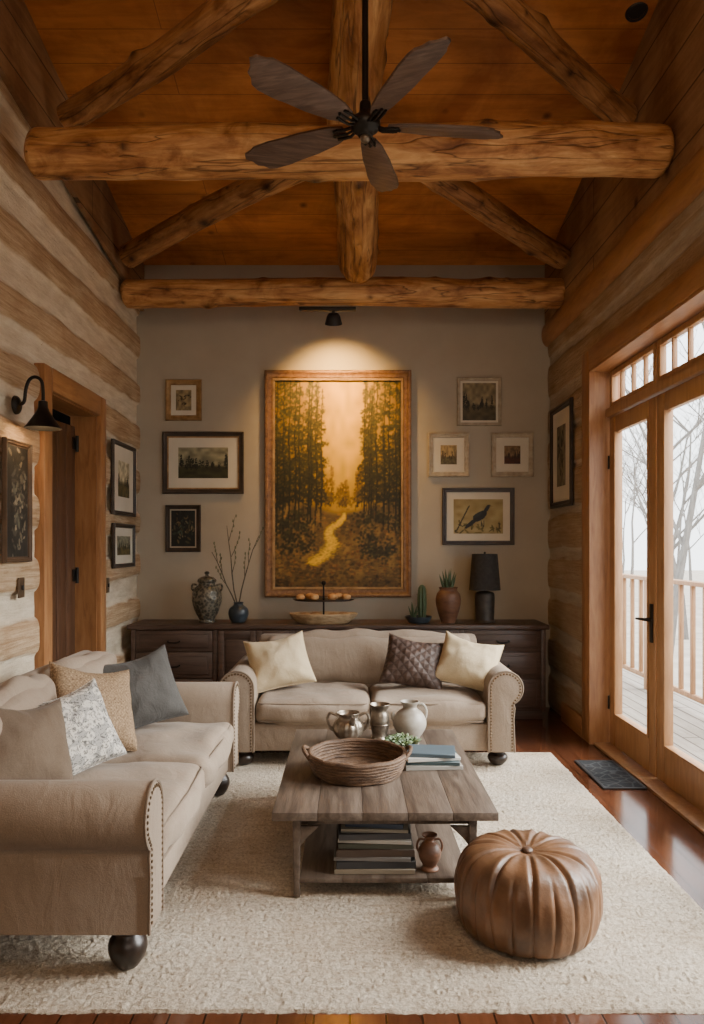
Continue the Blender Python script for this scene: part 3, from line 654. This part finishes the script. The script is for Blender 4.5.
# ------------------------------------------------------------------ sofas
def sofa(label,W,D,loc,rz,zb,flegs,blegs,name='sofa',bh=0.0,onebk=False):
    t=T(name,label,'sofa',loc,rz); r=.115; p=.175; xi=W/2-2*r; zc=.545; fy=-D/2
    box_=B(); box(box_,(-xi-.10,fy+.035,zb),(xi+.10,D/2-.02,.305),.015); mk('base',box_,M['sofa'],t)
    for sd in (-1,1):
        o=[(0,zb)]+[(r+r*math.cos(R(a)),zc+r*math.sin(R(a))) for a in range(180,-72,-9)]+[(p,zc-.13),(p-.008,.35),(p,zb)]
        pts=[(sd*(xi+u),z) for u,z in o]
        bm=B(); prism(bm,pts,'y',fy,D/2-.05,.014); a=mk('arm',bm,M['sofa'],t)
        ins=[(.017,zb+.02)]+[(r+(r-.017)*math.cos(R(q)),zc+(r-.017)*math.sin(R(q))) for q in range(180,-60,-6)]+[(p-.017,zc-.11),(p-.017,zb+.02)]
        bm=B(); acc=0
        for (u0,z0),(u1,z1) in zip(ins,ins[1:]):
            L=math.hypot(u1-u0,z1-z0); q=acc
            while q<L:
                f=q/L; ball(bm,(sd*(xi+u0+(u1-u0)*f),fy-.001,z0+(z1-z0)*f),.0075,1,(1,.6,1)); q+=.021
            acc=q-L
        mk('nailhead_trim',bm,M['nail'],a)
        bm=B(); tube(bm,[(sd*(xi+u),fy+.004,z) for u,z in o],.006,6); mk('welt',bm,M['pipe'],a)
    pr=[(D/2-.20,zb+.02),(D/2-.19,.6),(D/2-.165,.74+bh)]+[(D/2-.085+.08*math.cos(R(q)),.755+bh+.075*math.sin(R(q))) for q in range(170,-11,-18)]+[(D/2,.6),(D/2-.01,zb+.02)]
    bm=B(); prism(bm,pr,'x',-xi-.06,xi+.06,.03); mk('back',bm,M['sofa'],t)
    mt=Matrix.Rotation(R(-9),4,'X')
    if onebk:
        bm=B(); puff(bm,(0,D/2-.225,.635+bh/2),(xi-.003,.085,.20+bh/2),.075,28,(0,.035,.038),.026,mt,2); mk('back_cushion',bm,M['sofa'],t)
    for sd in (-1,1):
        if not onebk:
            bm=B(); puff(bm,(sd*xi/2,D/2-.225,.635+bh/2),(xi/2-.003,.085,.20+bh/2),.078,22,(0,.045,.03),.034,mt,sd*3+W); mk('back_cushion',bm,M['sofa'],t)
        bm=B(); puff(bm,(sd*xi/2,(fy-.005+D/2-.20)/2,.383),(xi/2-.003,(D-.20+.005)/2,.080),.060,22,(.0,.018,.026),.022,None,sd*5+W); o=mk('seat_cushion',bm,M['sofa'],t)
        y0=fy+.012; xa=sd*xi/2; hw=xi/2-.03
        for z in (.441,.322):
            bm=B(); tube(bm,[(xa-hw,y0+.02,z),(xa-hw+.02,y0,z),(xa,y0-.012,z),(xa+hw-.02,y0,z),(xa+hw,y0+.02,z)],.0055,6); mk('piping',bm,M['pipe'],o)
    for sx in (-1,1):
        for sy,zz in ((-1,flegs),(1,blegs)):
            h=zb-zz
            pf=[(0,zz),(.030,zz),(.040,zz+h*.04),(.058,zz+h*.22),(.068,zz+h*.42),(.064,zz+h*.60),(.050,zz+h*.74),(.046,zz+h*.82),(.060,zz+h*.88),(.066,zz+h*.95),(.066,zb+.004),(0,zb+.004)]
            mk('leg',lathe(B(),cr(pf,3),24,(sx*(W/2-.15),sy*(D/2-.105),0)),M['legwood'],t)
    return t
sofa('long beige sofa with nailhead arms along the left wall',2.12,.96,(-1.16,3.56,.016),R(90),.155,0,0,bh=.035)
sofa('beige nailhead loveseat facing forward before the dark credenza',2.02,.95,(.14,5.455,0),0,.12,.016,0,'loveseat',bh=-.02,onebk=True)

def pillow(label,w,h,t,mat,xy,rz,tilt,roll,zt,pm=None,wr=.016,k=.07,name='throw_pillow',dz=0,slump=.0):
    n=30; bm=B()
    def f(u,v):
        x=w/2*u*(1-k*(1-v*v)); z=h/2*v*(1-k*(1-u*u))
        if v>0: z-=slump*h*v*(1-u*u)
        x*=1+.05*(1-v)*.5
        return (x,z)
    gr=[math.sin(PI/2*(-1+2*i/n)) for i in range(n+1)]
    F={}
    for s_ in (-1,1):
        for i,u in enumerate(gr):
            for j,v in enumerate(gr):
                e=i in(0,n) or j in(0,n)
                if e and s_==1: F[(1,i,j)]=F[(-1,i,j)]; continue
                x,z=f(u,v); d=t/2*((1-u*u)*(1-v*v))**.42*(1.12-.16*v)
                if not e: d+=wr*(noise.noise(Vector((x*9,z*9,s_*3+w*10)))+.55*noise.noise(Vector((x*19,z*19,s_*5+h*10))))*min(1,d/(t*.2))
                F[(s_,i,j)]=bm.verts.new((x,s_*d,z))
        for i in range(n):
            for j in range(n): bm.faces.new((F[(s_,i,j)],F[(s_,i+1,j)],F[(s_,i+1,j+1)],F[(s_,i,j+1)]))
    rot=Euler((-tilt,roll,rz)); rm=rot.to_matrix(); mz=min((rm@v.co).z for v in bm.verts)
    o=mk(name,bm,mat,loc=(xy[0],xy[1],zt-mz-.006+dz),rot=rot); tag(o,label,'pillow')
    path=[]; q=14
    for i in range(q): path.append(f(-1+2*i/q,-1))
    for i in range(q): path.append(f(1,-1+2*i/q))
    for i in range(q): path.append(f(1-2*i/q,1))
    for i in range(q): path.append(f(-1,1-2*i/q))
    bm=B(); tube(bm,[(x,0,z) for x,z in path],.0045,6,True); mk('piping',bm,pm or mat,o)
    return o
ZS=.49
pillow('charcoal grey woven pillow at the far arm of the long sofa',.43,.42,.19,M['grey'],(-1.16,4.10),R(32),R(26),R(-10),ZS,slump=.08)
pillow('tan chunky woven pillow leaning on the long sofa back',.43,.42,.18,M['woven'],(-1.24,3.62),R(48),R(26),R(12),ZS,slump=.06)
pillow('grey and white floral print pillow on the long sofa',.38,.37,.16,M['floral'],(-1.215,3.28),R(52),R(24),R(-10),ZS,slump=.05)
pillow('plain taupe pillow nearest the near arm of the long sofa',.42,.39,.20,M['beige'],(-1.31,2.99),R(58),R(24),R(10),ZS,slump=.10)
ZL=.474
pillow('cream pillow tilted against the left arm of the loveseat',.43,.40,.20,M['cream'],(-.505,5.33),R(14),R(32),R(-9),ZL,slump=.07)
pillow('dark brown diamond quilted pillow on the loveseat',.42,.38,.17,M['quilt'],(.46,5.37),R(-6),R(32),R(9),ZL,slump=.06)
pillow('cream pillow tilted against the right arm of the loveseat',.42,.38,.20,M['cream'],(.84,5.31),R(-16),R(32),R(12),ZL,slump=.08)

# ------------------------------------------------------------------ rug and mat
bm=B(); nx,ny=340,340; x0,x1,y0,y1=-1.78,1.45,2.40,5.40; g=[]
for i in range(nx+1):
    row=[]
    for j in range(ny+1):
        e=min(i,j,nx-i,ny-j)
        z=.0005 if e==0 else (.009 if e==1 else .0105+random.uniform(-.0045,.0045))
        wob=.008*noise.noise(Vector((i*.05,j*.05,0)))+random.uniform(-.004,.004) if e==0 else 0
        row.append(bm.verts.new((x0+(x1-x0)*i/nx+wob,y0+(y1-y0)*j/ny+wob,z)))
    g.append(row)
for i in range(nx):
    for j in range(ny): bm.faces.new((g[i][j],g[i+1][j],g[i+1][j+1],g[i][j+1]))
tag(mk('area_rug',bm,M['rug']),'large cream wool area rug under the seating','rug')
tm=T('door_mat','small black patterned mat inside the french doors','mat',(1.69,4.9,0))
mk('mat_pile',box(B(),(-.115,-.28,0),(.115,.28,.012),.004),M['mat'],tm)
bm=B()
for s_ in (-1,1): box(bm,(s_*.124-.012,-.30,0),(s_*.124+.012,.30,.010),.003); box(bm,(-.115,s_*.29-.01,0),(.115,s_*.29+.01,.010),.003)
mk('border',bm,M['matblack'],tm)

# ------------------------------------------------------------------ credenza
cz=T('credenza','long dark walnut credenza along the back wall','credenza',(-.10,6.67,0))
bm=B(); box(bm,(-1.78,-.225,.07),(1.78,.24,.775),.004)
for i in range(6): box(bm,(-1.78+i*.704,-.238,.07),(-1.78+i*.704+.04,-.224,.775),.003)
mk('body',bm,M['credenza'],cz)
mk('plinth',box(B(),(-1.76,-.21,0),(1.76,.23,.07),.004),M['credenza'],cz)
mk('top',box(B(),(-1.81,-.255,.775),(1.81,.25,.815),.008,3),M['credenza'],cz)
for b_ in range(5):
    xa=-1.78+b_*.704+.045; xb=xa+.654
    if b_ in (0,4):
        for (z0,z1) in ((.09,.35),(.36,.58),(.59,.765)):
            bm=B(); box(bm,(xa,-.242,z0),(xb,-.224,z1),.004); box(bm,(xa+.035,-.252,z0+.03),(xb-.035,-.24,z1-.03),.008)
            dr=mk('drawer',bm,M['credenza'],cz)
            zc=(z0+z1)/2; xx=(xa+xb)/2
            bm=B(); tube(bm,[(xx-.05,-.252,zc),(xx-.05,-.272,zc-.004),(xx-.03,-.278,zc-.012),(xx+.03,-.278,zc-.012),(xx+.05,-.272,zc-.004),(xx+.05,-.252,zc)],.007,8); mk('pull',bm,M['black'],dr)
    else:
        for k in range(2):
            a=xa+k*.328; c=a+.324; bm=B(); box(bm,(a,-.236,.09),(c,-.224,.765))
            for (q0,q1,z0,z1) in ((a,a+.05,.09,.765),(c-.05,c,.09,.765),(a+.05,c-.05,.09,.15),(a+.05,c-.05,.705,.765)): box(bm,(q0,-.249,z0),(q1,-.235,z1),.003)
            box(bm,(a+.07,-.243,.17),(c-.07,-.235,.685),.005)
            dr=mk('door',bm,M['credenza'],cz)
            kx=c-.025 if k==0 else a+.025
            mk('knob',lathe(B(),cr([(.006,0),(.006,.012),(.014,.02),(.012,.03),(0,.033)],3),14,mat=Matrix.Translation((kx,-.249,.46))@Matrix.Rotation(R(90),4,'X')),M['black'],dr)
ZC=.816; sC=750/6.65
def cx(px): return (px-350)/sC
t=T('lidded_urn','patterned dark bronze lidded urn at the left of the credenza','urn',(cx(207),6.65,ZC))
mk('body',lathe(B(),cr([(0,0),(.07,0),(.075,.012),(.07,.03),(.10,.09),(.128,.18),(.13,.24),(.11,.30),(.075,.335),(.07,.35),(.085,.362),(.08,.368),(0,.366)],4),40),M['urn'],t)
mk('lid',lathe(B(),cr([(.082,.368),(.08,.38),(.055,.40),(.02,.41),(.014,.42),(.024,.435),(.015,.45),(0,.453)],4),32),M['urn'],t)
for s_ in (-1,1): mk('handle',tube(B(),cr([(s_*.085,0,.33),(s_*.125,0,.335),(s_*.135,0,.30),(s_*.115,0,.275)],4),.009,8),M['urn'],t)
t=T('branch_vase','small round blue-black vase holding bare twigs','vase',(cx(239),6.62,ZC))
mk('pot',lathe(B(),cr([(0,0),(.05,0),(.075,.03),(.09,.08),(.08,.125),(.045,.155),(.04,.17),(.05,.18),(.042,.178),(.035,.16),(0,.15)],4),32),M['bluepot'],t)
rr=random.Random(4)
def twig(bm,lv,p,d,L,r,dep):
    pts=[p]
    for i in range(5):
        d=(d+Vector((rr.uniform(-.14,.14),rr.uniform(-.1,.1),rr.uniform(-.02,.12)))).normalized(); pts.append(pts[-1]+d*L/5)
    tube(bm,pts,[r*(1-.12*i) for i in range(6)],6)
    if dep==0: lv+=pts[2:]
    if dep>0:
        for i in (2,3,4):
            a=rr.choice((-1,1)); twig(bm,lv,pts[i],(d+Vector((a*rr.uniform(.35,.7),rr.uniform(-.3,.3),.3))).normalized(),L*.32,r*.55,dep-1)
for (dx,L) in ((-.36,.52),(-.16,.72),(.04,.64)):
    bm=B(); lv=[]; twig(bm,lv,Vector((dx*.05,0,.15)),Vector((dx,0,1)).normalized(),L,.007,1); st=mk('twig',bm,M['twig'],t)
    for q in lv: mk('leaf_bud',ball(B(),q+Vector((rr.uniform(-.008,.008),0,.006)),.010,1,(.8,.5,1.6)),M['leaf'],st)
t=T('tiered_tray','two-tier wicker serving tray at the centre of the credenza','serving tray',(cx(324),6.56,ZC))
def oval(prof,sx,sy): 
    bm=B(); lathe(bm,prof,44); bm.transform(Matrix.Diagonal((sx,sy,1,1))); return bm
mk('lower_bowl',oval([(0,.0),(.7,.0),(.78,.012),(.95,.06),(1.0,.085),(.985,.09),(.92,.068),(.74,.022),(0,.02)],.30,.16),M['wickerlight'],t)
mk('post',tube(B(),[(0,0,.018),(0,0,.34)],.008,10),M['black'],t)
mk('upper_tray',oval([(0,.195),(.9,.195),(1.0,.208),(.99,.212),(.9,.204),(0,.202)],.27,.13),M['darkframe'],t)
mk('finial',lathe(B(),cr([(.008,.33),(.02,.345),(.018,.365),(0,.375)],3),14),M['black'],t)
for i,(dx,dy,r_) in enumerate([(-.2,-.03,.034),(-.12,.04,.038),(-.08,-.05,.037),(.08,-.045,.038),(.13,.04,.037),(.2,-.02,.035)]):
    o=mk('bread_roll',ball(B(),(0,0,0),r_,2,(1.2,1,.8)),M['bread'],loc=(cx(324)+dx,6.56+dy,ZC+.203+r_*.8)); tag(o,'round golden bread roll on the upper tray','bread roll','rolls on the upper tray')
for i,(dx,dy) in enumerate([(-.16,-.03),(-.07,.045),(.09,-.04),(.17,.02)]):
    o=mk('bread_roll',ball(B(),(0,0,0),.046,2,(1.35,1,.85)),M['bread'],loc=(cx(324)+dx,6.56+dy,ZC+.021+.0395)); tag(o,'round golden bread roll in the lower wicker bowl','bread roll','rolls in the lower bowl')
t=T('cactus_dish','low dark dish with a columnar cactus and spiky leaves','potted cactus',(cx(418),6.60,ZC))
mk('dish',lathe(B(),cr([(0,0),(.08,0),(.10,.02),(.12,.055),(.112,.056),(.095,.035),(0,.03)],4),32),M['bluepot'],t)
def cact(bm,x,y,z,r,h,lx=0):
    lathe(bm,cr([(r*.75,z),(r,z+h*.3),(r*1.05,z+h*.6),(r*.85,z+h*.88),(r*.4,z+h*.98),(0,z+h)],4),40,(x,y,0),lambda q,zz,a:(q*(1+.16*math.cos(9*a)),zz))
bm=B(); cact(bm,.03,0,.025,.034,.31)
for k in range(90):
    a=rr.uniform(0,6.28); zz=rr.uniform(.06,.32); ra=.036 if zz<.29 else .022
    tube(bm,[(.03+ra*.9*math.cos(a),ra*.9*math.sin(a),zz),(.03+(ra+.014)*math.cos(a),(ra+.014)*math.sin(a),zz+.005)],[.0022,.0006],3)
mk('cactus',bm,M['cactus'],t)
def spike(parent,base,dirv,L,r,mat,name='leaf'):
    d=Vector(dirv).normalized(); pts=[Vector(base)]
    for i in range(6):
        d=(d+Vector((0,0,.06))).normalized(); pts.append(pts[-1]+d*L/6)
    mk(name,tube(B(),pts,[r*.8,r,r*.95,r*.8,r*.6,r*.35,r*.06],7),mat,parent)
for k in range(7): spike(t,(-.045,-.015,.03),(.55*math.cos(k*.9),.4*math.sin(k*.9),1),.10+.03*(k%3),.011,M['cactus'])
mk('soil',lathe(B(),[(0,.04),(.1,.04),(.1,.03)],24),M['twig'],t)
t=T('terracotta_vase','brown burnished vase topped with green spiky leaves','vase',(cx(448),6.63,ZC))
mk('pot',lathe(B(),cr([(0,0),(.06,0),(.065,.01),(.095,.10),(.112,.19),(.10,.255),(.075,.285),(.085,.31),(.075,.308),(.06,.28),(0,.27)],4),36),M['terra'],t)
for k in range(13):
    a=k*2.4; s_=.15+.5*(k/13)
    spike(t,(.03*math.cos(a)*k/13,.03*math.sin(a)*k/13,.27),(s_*math.cos(a),s_*.8*math.sin(a),1),.21-.06*(k/13),.013,M['cactus'])
t=T('table_lamp','black table lamp with drum shade at the right of the credenza','lamp',(cx(485),6.66,ZC))
mk('base',lathe(B(),cr([(0,0),(.085,0),(.09,.01),(.082,.03),(.085,.14),(.086,.24),(.07,.265),(.03,.275),(0,.276)],3),36),M['lampbase'],t)
mk('stem',tube(B(),[(0,0,.27),(0,0,.58)],.008,10),M['black'],t)
mk('lamp_shade',lathe(B(),[(.138,.285),(.112,.605),(.108,.605),(.134,.285),(.138,.285)],40),M['shade'],t)
mk('finial',ball(B(),(0,0,.615),.012,1),M['black'],t)
mk('spider',box(B(),(-.110,-.004,.578),(.110,.004,.584)),M['black'],t)

# ------------------------------------------------------------------ coffee table
TX,TY,TZ=.147,3.83,.016
ct=T('coffee_table','low weathered plank coffee table with a lower shelf','coffee table',(TX,TY,TZ))
bm=B(); w2=.4725; l2=.708
for i in range(5): box(bm,(-w2+i*.189,-l2+.0,.334),(-w2+i*.189+.1886,l2,.369),.0025)
mk('tabletop',bm,M['table'],ct)
bm=B()
for s_ in (-1,1): box(bm,(s_*.375-.012,-.62,.285),(s_*.375+.012,.62,.3335),.003); box(bm,(-.362,s_*.625-.012,.295),(.362,s_*.625+.012,.3335),.003)
mk('apron',bm,M['table'],ct)
for sx in (-1,1):
    for sy in (-1,1):
        bm=B(); pts=[(-.018,.3335),(.018,.3335),(.015,.2),(.012,.06),(.015,.0),(-.015,.0),(-.012,.06),(-.015,.2)]
        prism(bm,pts,'y',-.017,.017,.003)
        prism(bm,[(-sx*.013,.296),(-sx*.013,.21),(-sx*.045,.25),(-sx*.095,.297)],'y',-.010,.010,.002)
        bm.transform(Matrix.Translation((sx*.372,sy*.655,0))); mk('leg',bm,M['table'],ct)
bm=B()
for i in range(4): box(bm,(-.36+i*.18,-.665,.057),(-.36+i*.18+.1795,.665,.078),.002)
mk('shelf',bm,M['table'],ct)
ZT=TZ+.3695; ZSH=TZ+.0785
t=T('woven_basket','round dark coiled basket tray at the front of the coffee table','basket',(.035,3.66,ZT))
bm=B()
for i in range(7):
    z=.0135+i*.0145; r=.205+.028*math.sin(i/6*PI/2); tube(bm,[(r*math.cos(a),r*math.sin(a),z+.002*math.sin(9*a+i)) for a in [2*PI*k/48 for k in range(48)]],.0105+.002*(i==6),8,True)
mk('wall',bm,M['basket'],t)
bm=B()
for i in range(9): tube(bm,[((.012+.0225*i)*math.cos(a),(.012+.0225*i)*math.sin(a),.0125) for a in [2*PI*k/32 for k in range(32)]],.0122,6,True)
mk('base',bm,M['basket'],t)
for s_ in (-1,1): mk('handle',tube(B(),cr([(s_*.225,-.07,.085),(s_*.252,-.045,.115),(s_*.262,0,.125),(s_*.252,.045,.115),(s_*.225,.07,.085)],4),.010,8),M['basket'],t)
t=T('pewter_pitcher','squat aged pewter pitcher with two curled handles','pitcher',(-.01,4.24,ZT))
mk('body',lathe(B(),cr([(0,0),(.05,0),(.055,.008),(.05,.02),(.078,.05),(.085,.09),(.07,.125),(.055,.14),(.065,.165),(.062,.166),(.05,.14),(0,.13)],4),72,f=lambda r,z,a:(r*(1+(.035*math.cos(14*a) if .03<z<.125 else 0)),z)),M['pewter'],t)
for s_ in (-1,1): mk('handle',tube(B(),cr([(s_*.06,0,.15),(s_*.10,0,.165),(s_*.118,0,.13),(s_*.10,0,.08),(s_*.078,0,.065)],4),.008,8),M['pewter'],t)
mk('spout',tube(B(),[(.02,-.05,.11),(.025,-.085,.14),(.03,-.10,.165)],[.022,.014,.012],10),M['pewter'],t)
t=T('pewter_vase','narrow pewter beaker beside the squat pitcher','vase',(.170,4.30,ZT))
mk('body',lathe(B(),cr([(0,0),(.045,0),(.05,.01),(.042,.03),(.056,.09),(.052,.14),(.045,.17),(.06,.20),(.056,.2),(.04,.17),(0,.16)],4),28),M['pewter'],t)
mk('rim_band',tube(B(),[(.0555*math.cos(a),.0555*math.sin(a),.09) for a in [2*PI*k/28 for k in range(28)]],.004,6,True),M['pewter'],t)
t=T('white_jug','round crackled white ceramic jug on the coffee table','jug',(.345,4.33,ZT))
mk('body',lathe(B(),cr([(0,0),(.05,0),(.06,.01),(.09,.06),(.095,.10),(.075,.145),(.045,.17),(.04,.185),(.055,.21),(.05,.21),(.035,.18),(0,.17)],4),36),M['whitepot'],t)
mk('handle',tube(B(),cr([(.05,0,.195),(.075,0,.195),(.095,0,.16),(.09,0,.12),(.08,0,.11)],4),.008,8),M['whitepot'],t)
mk('spout',tube(B(),cr([(-.075,0,.09),(-.095,0,.12),(-.10,0,.15)],3),[.022,.02,.017,.015,.013,.012,.011],10),M['whitepot'],t)
t=T('succulent_bowl','small bowl of green succulents behind the table books','succulent',(.285,4.06,ZT))
mk('bowl',lathe(B(),cr([(0,0),(.05,0),(.075,.02),(.09,.045),(.083,.046),(.06,.03),(0,.025)],4),28),M['whitepot'],t)
def rosette(cx_,cy_,cz_,s_):
    bm=B()
    for ring,(n,tl,L) in enumerate(((7,65,1.0),(6,42,.8),(5,18,.6))):
        for k in range(n):
            mt=Matrix.Translation((cx_,cy_,cz_))@Matrix.Rotation(2*PI*k/n+ring*.4,4,'Z')@Matrix.Rotation(R(tl),4,'Y')
            q=B(); ball(q,(0,0,L*s_*.5),L*s_*.5,1,(.35,.5,1)); q.transform(mt); merge(bm,q)
    return bm
for (x,y,z,s_) in ((-.045,0,.04,.07),(.045,-.01,.042,.065),(0,.05,.04,.07),(.0,-.055,.04,.06)): mk('rosette',rosette(x,y,z,s_),M['green'],t)
def cov(name,c): return simple(name,tuple(x*.8 for x in c),c,ns=6,rough=.5,bst=.05)
def book(label,w,d,h,col,loc,rz,group):
    t=T('book',label,'book',loc,rz,group); bm=B(); k=.0035
    box(bm,(-w/2,-d/2,0),(w/2,d/2,k),.001,1); box(bm,(-w/2,-d/2,h-k),(w/2,d/2,h),.001,1); box(bm,(-w/2,-d/2-.003,0),(w/2,-d/2+.004,h),.0015,1)
    mk('cover',bm,col,t); mk('pages',box(B(),(-w/2+.006,-d/2+.0045,k+.0002),(w/2-.006,d/2-.007,h-k-.0002)),M['paper'],t)
    return t
z=ZT+.0005
for lab,w,d,h,c,rz,dx in (('pale grey hardback at the bottom of the table books',.285,.22,.020,(.36,.34,.30),4,0),('dark teal hardback second from bottom of the table books',.265,.20,.018,(.05,.08,.085),-3,.008),('white hardback third from bottom of the table books',.27,.19,.016,(.55,.53,.48),9,-.006),('slate blue hardback on top of the table books',.24,.175,.018,(.08,.115,.14),-7,.004)):
    book(lab,w,d,h,cov('book_cloth',c),(.41+dx,3.82,z),R(rz),'books on the coffee table'); z+=h+.0005
z=ZSH+.0005
for lab,w,d,h,c,rz,dx in (('wide tan hardback at the bottom of the shelf stack',.345,.26,.022,(.24,.20,.145),0,0),('black hardback second from bottom of the shelf stack',.34,.25,.030,(.03,.03,.032),1.5,.004),('grey hardback third from bottom of the shelf stack',.33,.25,.018,(.15,.14,.13),-2,-.006),('dark brown hardback fourth from bottom of the shelf stack',.335,.25,.032,(.06,.038,.026),1,.002),('dark olive hardback in the middle of the shelf stack',.32,.24,.022,(.05,.052,.036),-1,.006),('white hardback fourth from top of the shelf stack',.315,.24,.016,(.40,.38,.34),-4,.008),('charcoal hardback third from top of the shelf stack',.31,.24,.026,(.055,.055,.06),3,-.004),('cream hardback second from top of the shelf stack',.29,.22,.016,(.32,.29,.23),-2,.004),('navy hardback on top of the shelf stack',.25,.20,.022,(.03,.05,.09),-8,.012)):
    book(lab,w,d,h,cov('book_cloth',c),(.105+dx,3.33,z),R(rz),'books on the table shelf'); z+=h+.0005
t=T('small_urn','small dark copper urn beside the shelf books','urn',(.345,3.25,ZSH))
mk('body',lathe(B(),cr([(0,0),(.035,0),(.038,.008),(.03,.02),(.045,.05),(.05,.08),(.038,.11),(.02,.125),(.02,.135),(.034,.15),(.03,.151),(.015,.135),(0,.13)],4),28),M['terra'],t)
for s_ in (-1,1): mk('handle',tube(B(),cr([(s_*.02,0,.13),(s_*.045,0,.13),(s_*.055,0,.10),(s_*.046,0,.075)],4),.005,8),M['terra'],t)

# ------------------------------------------------------------------ pouf
pf=T('pouf','round brown leather pouf with puffy stitched panels on the rug','pouf',(.685,2.90,.015)); NPN=22
def pfun(r,z,a):
    d=((a*NPN/(2*PI)+.5)%1-.5)*2*PI/NPN
    dist=abs(d)*max(r,.02); g=math.exp(-(dist/.008)**2); pu=.5+.5*math.cos(d*NPN)
    top=max(0,min(1,(z-.235)/.07)); side=1-top
    d2=((a*11/(2*PI)+.5)%1-.5)*2*PI/11
    g2=math.exp(-(abs(d2)*max(r,.02)/.011)**2); pu2=.5+.5*math.cos(d2*11)
    rr=r-side*(.009*g)+side*.004*pu-.008*g2*min(1,max(0,(z-.2)/.06))*min(1,r/.1)
    rr+=.008*noise.noise(Vector((math.cos(a)*5,math.sin(a)*5,z*10)))*side
    zz=z-top*(.013*g2*min(1,r/.06))+top*.009*pu2*min(1,r/.08)+.004*noise.noise(Vector((r*math.cos(a)*12,r*math.sin(a)*12,3)))*top
    return rr,zz
prof=cr([(0,.004),(.15,.002),(.215,.004),(.25,.03),(.270,.085),(.277,.15),(.272,.205),(.258,.25),(.235,.285),(.195,.308),(.13,.319),(.06,.314),(.02,.303),(0,.301)],6)
mk('body',lathe(B(),prof,264,f=pfun),M['leather'],pf)
mk('button',lathe(B(),cr([(0,.317),(.014,.315),(.022,.307),(.02,.299)],3),20),M['leatherseam'],pf)

# ------------------------------------------------------------------ outdoors
S('deck',box(B(),(2.06,1.0,-.12),(3.45,13,-.04)),M['deck'],'grey timber deck outside the french doors','deck')
rl=T('deck_railing','cedar deck railing with square balusters outside','railing',(3.2,8.0,-.04))
mk('top_rail',box(B(),(-.06,-4,1.16),(.06,4,1.20),.006),M['railing'],rl)
mk('bottom_rail',box(B(),(-.02,-4,.10),(.02,4,.15),.004),M['railing'],rl)
for k in range(5): mk('post',box(B(),(-.05,-3.9+k*1.95-.05,0),(.05,-3.9+k*1.95+.05,1.159),.005),M['railing'],rl)
for k in range(31): 
    y=-3.75+k*.25
    mk('baluster',box(B(),(-.02,y-.02,.151),(.02,y+.02,1.159),.003),M['railing'],rl)
S('ground',box(B(),(3.5,-10,-1.4),(70,80,-1.2)),M['ground'],'pale leaf-strewn ground beyond the deck','ground')
rt=random.Random(11)
def limb(bm,p,d,L,r,dep):
    pts=[p]; n=5
    for i in range(n):
        d=(d+Vector((rt.uniform(-.14,.14),rt.uniform(-.14,.14),rt.uniform(-.03,.10)))).normalized(); pts.append(pts[-1]+d*L/n)
    tube(bm,pts,[r*(1-.14*i) for i in range(n+1)],5,cap=False)
    if dep>0:
        for k in range(6 if dep==4 else 4):
            i=rt.choice((2,3,4,5)); a=rt.uniform(0,6.28)
            limb(bm,pts[i],(d*.7+Vector((math.cos(a)*.8,math.sin(a)*.8,rt.uniform(.0,.5)))).normalized(),L*rt.uniform(.42,.6),r*.42,dep-1)
for (x,y) in ((7.2,17),(9.6,21.5),(10.5,26),(13,31),(14.5,36),(18,41),(18,48),(25,55),(24,66)):
    bm=B(); limb(bm,Vector((0,0,0)),Vector((0,0,1)),rt.uniform(5.5,8),rt.uniform(.09,.14),4 if y<40 else 3)
    o=mk('bare_tree',bm,M['bark'],loc=(x,y,-1.2)); tag(o,'leafless pale tree beyond the deck railing','tree','bare trees beyond the deck')

# ------------------------------------------------------------------ lights, world, camera
def lamp(name,kind,loc,energy,color,aim=None,**k):
    l=bpy.data.lights.new(name,kind); l.energy=energy; l.color=color
    for a,b_ in k.items(): setattr(l,a,b_)
    o=bpy.data.objects.new(name,l); COL.objects.link(o); o.location=loc
    if aim is not None: o.rotation_euler=(Vector(aim)-Vector(loc)).to_track_quat('-Z','Y').to_euler()
    return o
lamp('daylight_sun','SUN',(8,4,6.0),25,(1,.97,.93),(1.0,4.3,1.2),angle=R(50))
lamp('rear_fill_light','AREA',(.9,-2.4,2.4),48,(1,.93,.83),(.1,4,1.3),shape='RECTANGLE',size=2.0,size_y=1.8)  # added fill light behind the camera; the wall there has no window
lamp('warm_fill_light','POINT',(.3,.3,3.3),64,(1,.67,.36),shadow_soft_size=.25)  # unseen warm fill added to brighten the ceiling; no pendant hangs here
lamp('spot_bulb_light','SPOT',(-.14,6.40,3.385),185,(1,.55,.15),(-.12,6.94,2.78),spot_size=R(108),spot_blend=1.0,shadow_soft_size=.05)
lamp('sconce_bulb_light','POINT',(XL+.16,4.34,2.16),3.5,(1,.66,.33),shadow_soft_size=.03)
w=bpy.data.worlds.new('overcast_sky'); SC.world=w; w.use_nodes=True
bg=w.node_tree.nodes['Background']; bg.inputs['Color'].default_value=(.95,.98,1,1); bg.inputs['Strength'].default_value=5.5
cam=bpy.data.cameras.new('camera'); co=bpy.data.objects.new('camera',cam); COL.objects.link(co)
co.location=(0,0,1.5); co.rotation_euler=(R(90),0,0); cam.sensor_fit='VERTICAL'; cam.sensor_height=36; cam.lens=750/1024*36
cam.shift_y=33/1024; cam.shift_x=2/1024; cam.clip_end=300
SC.camera=co
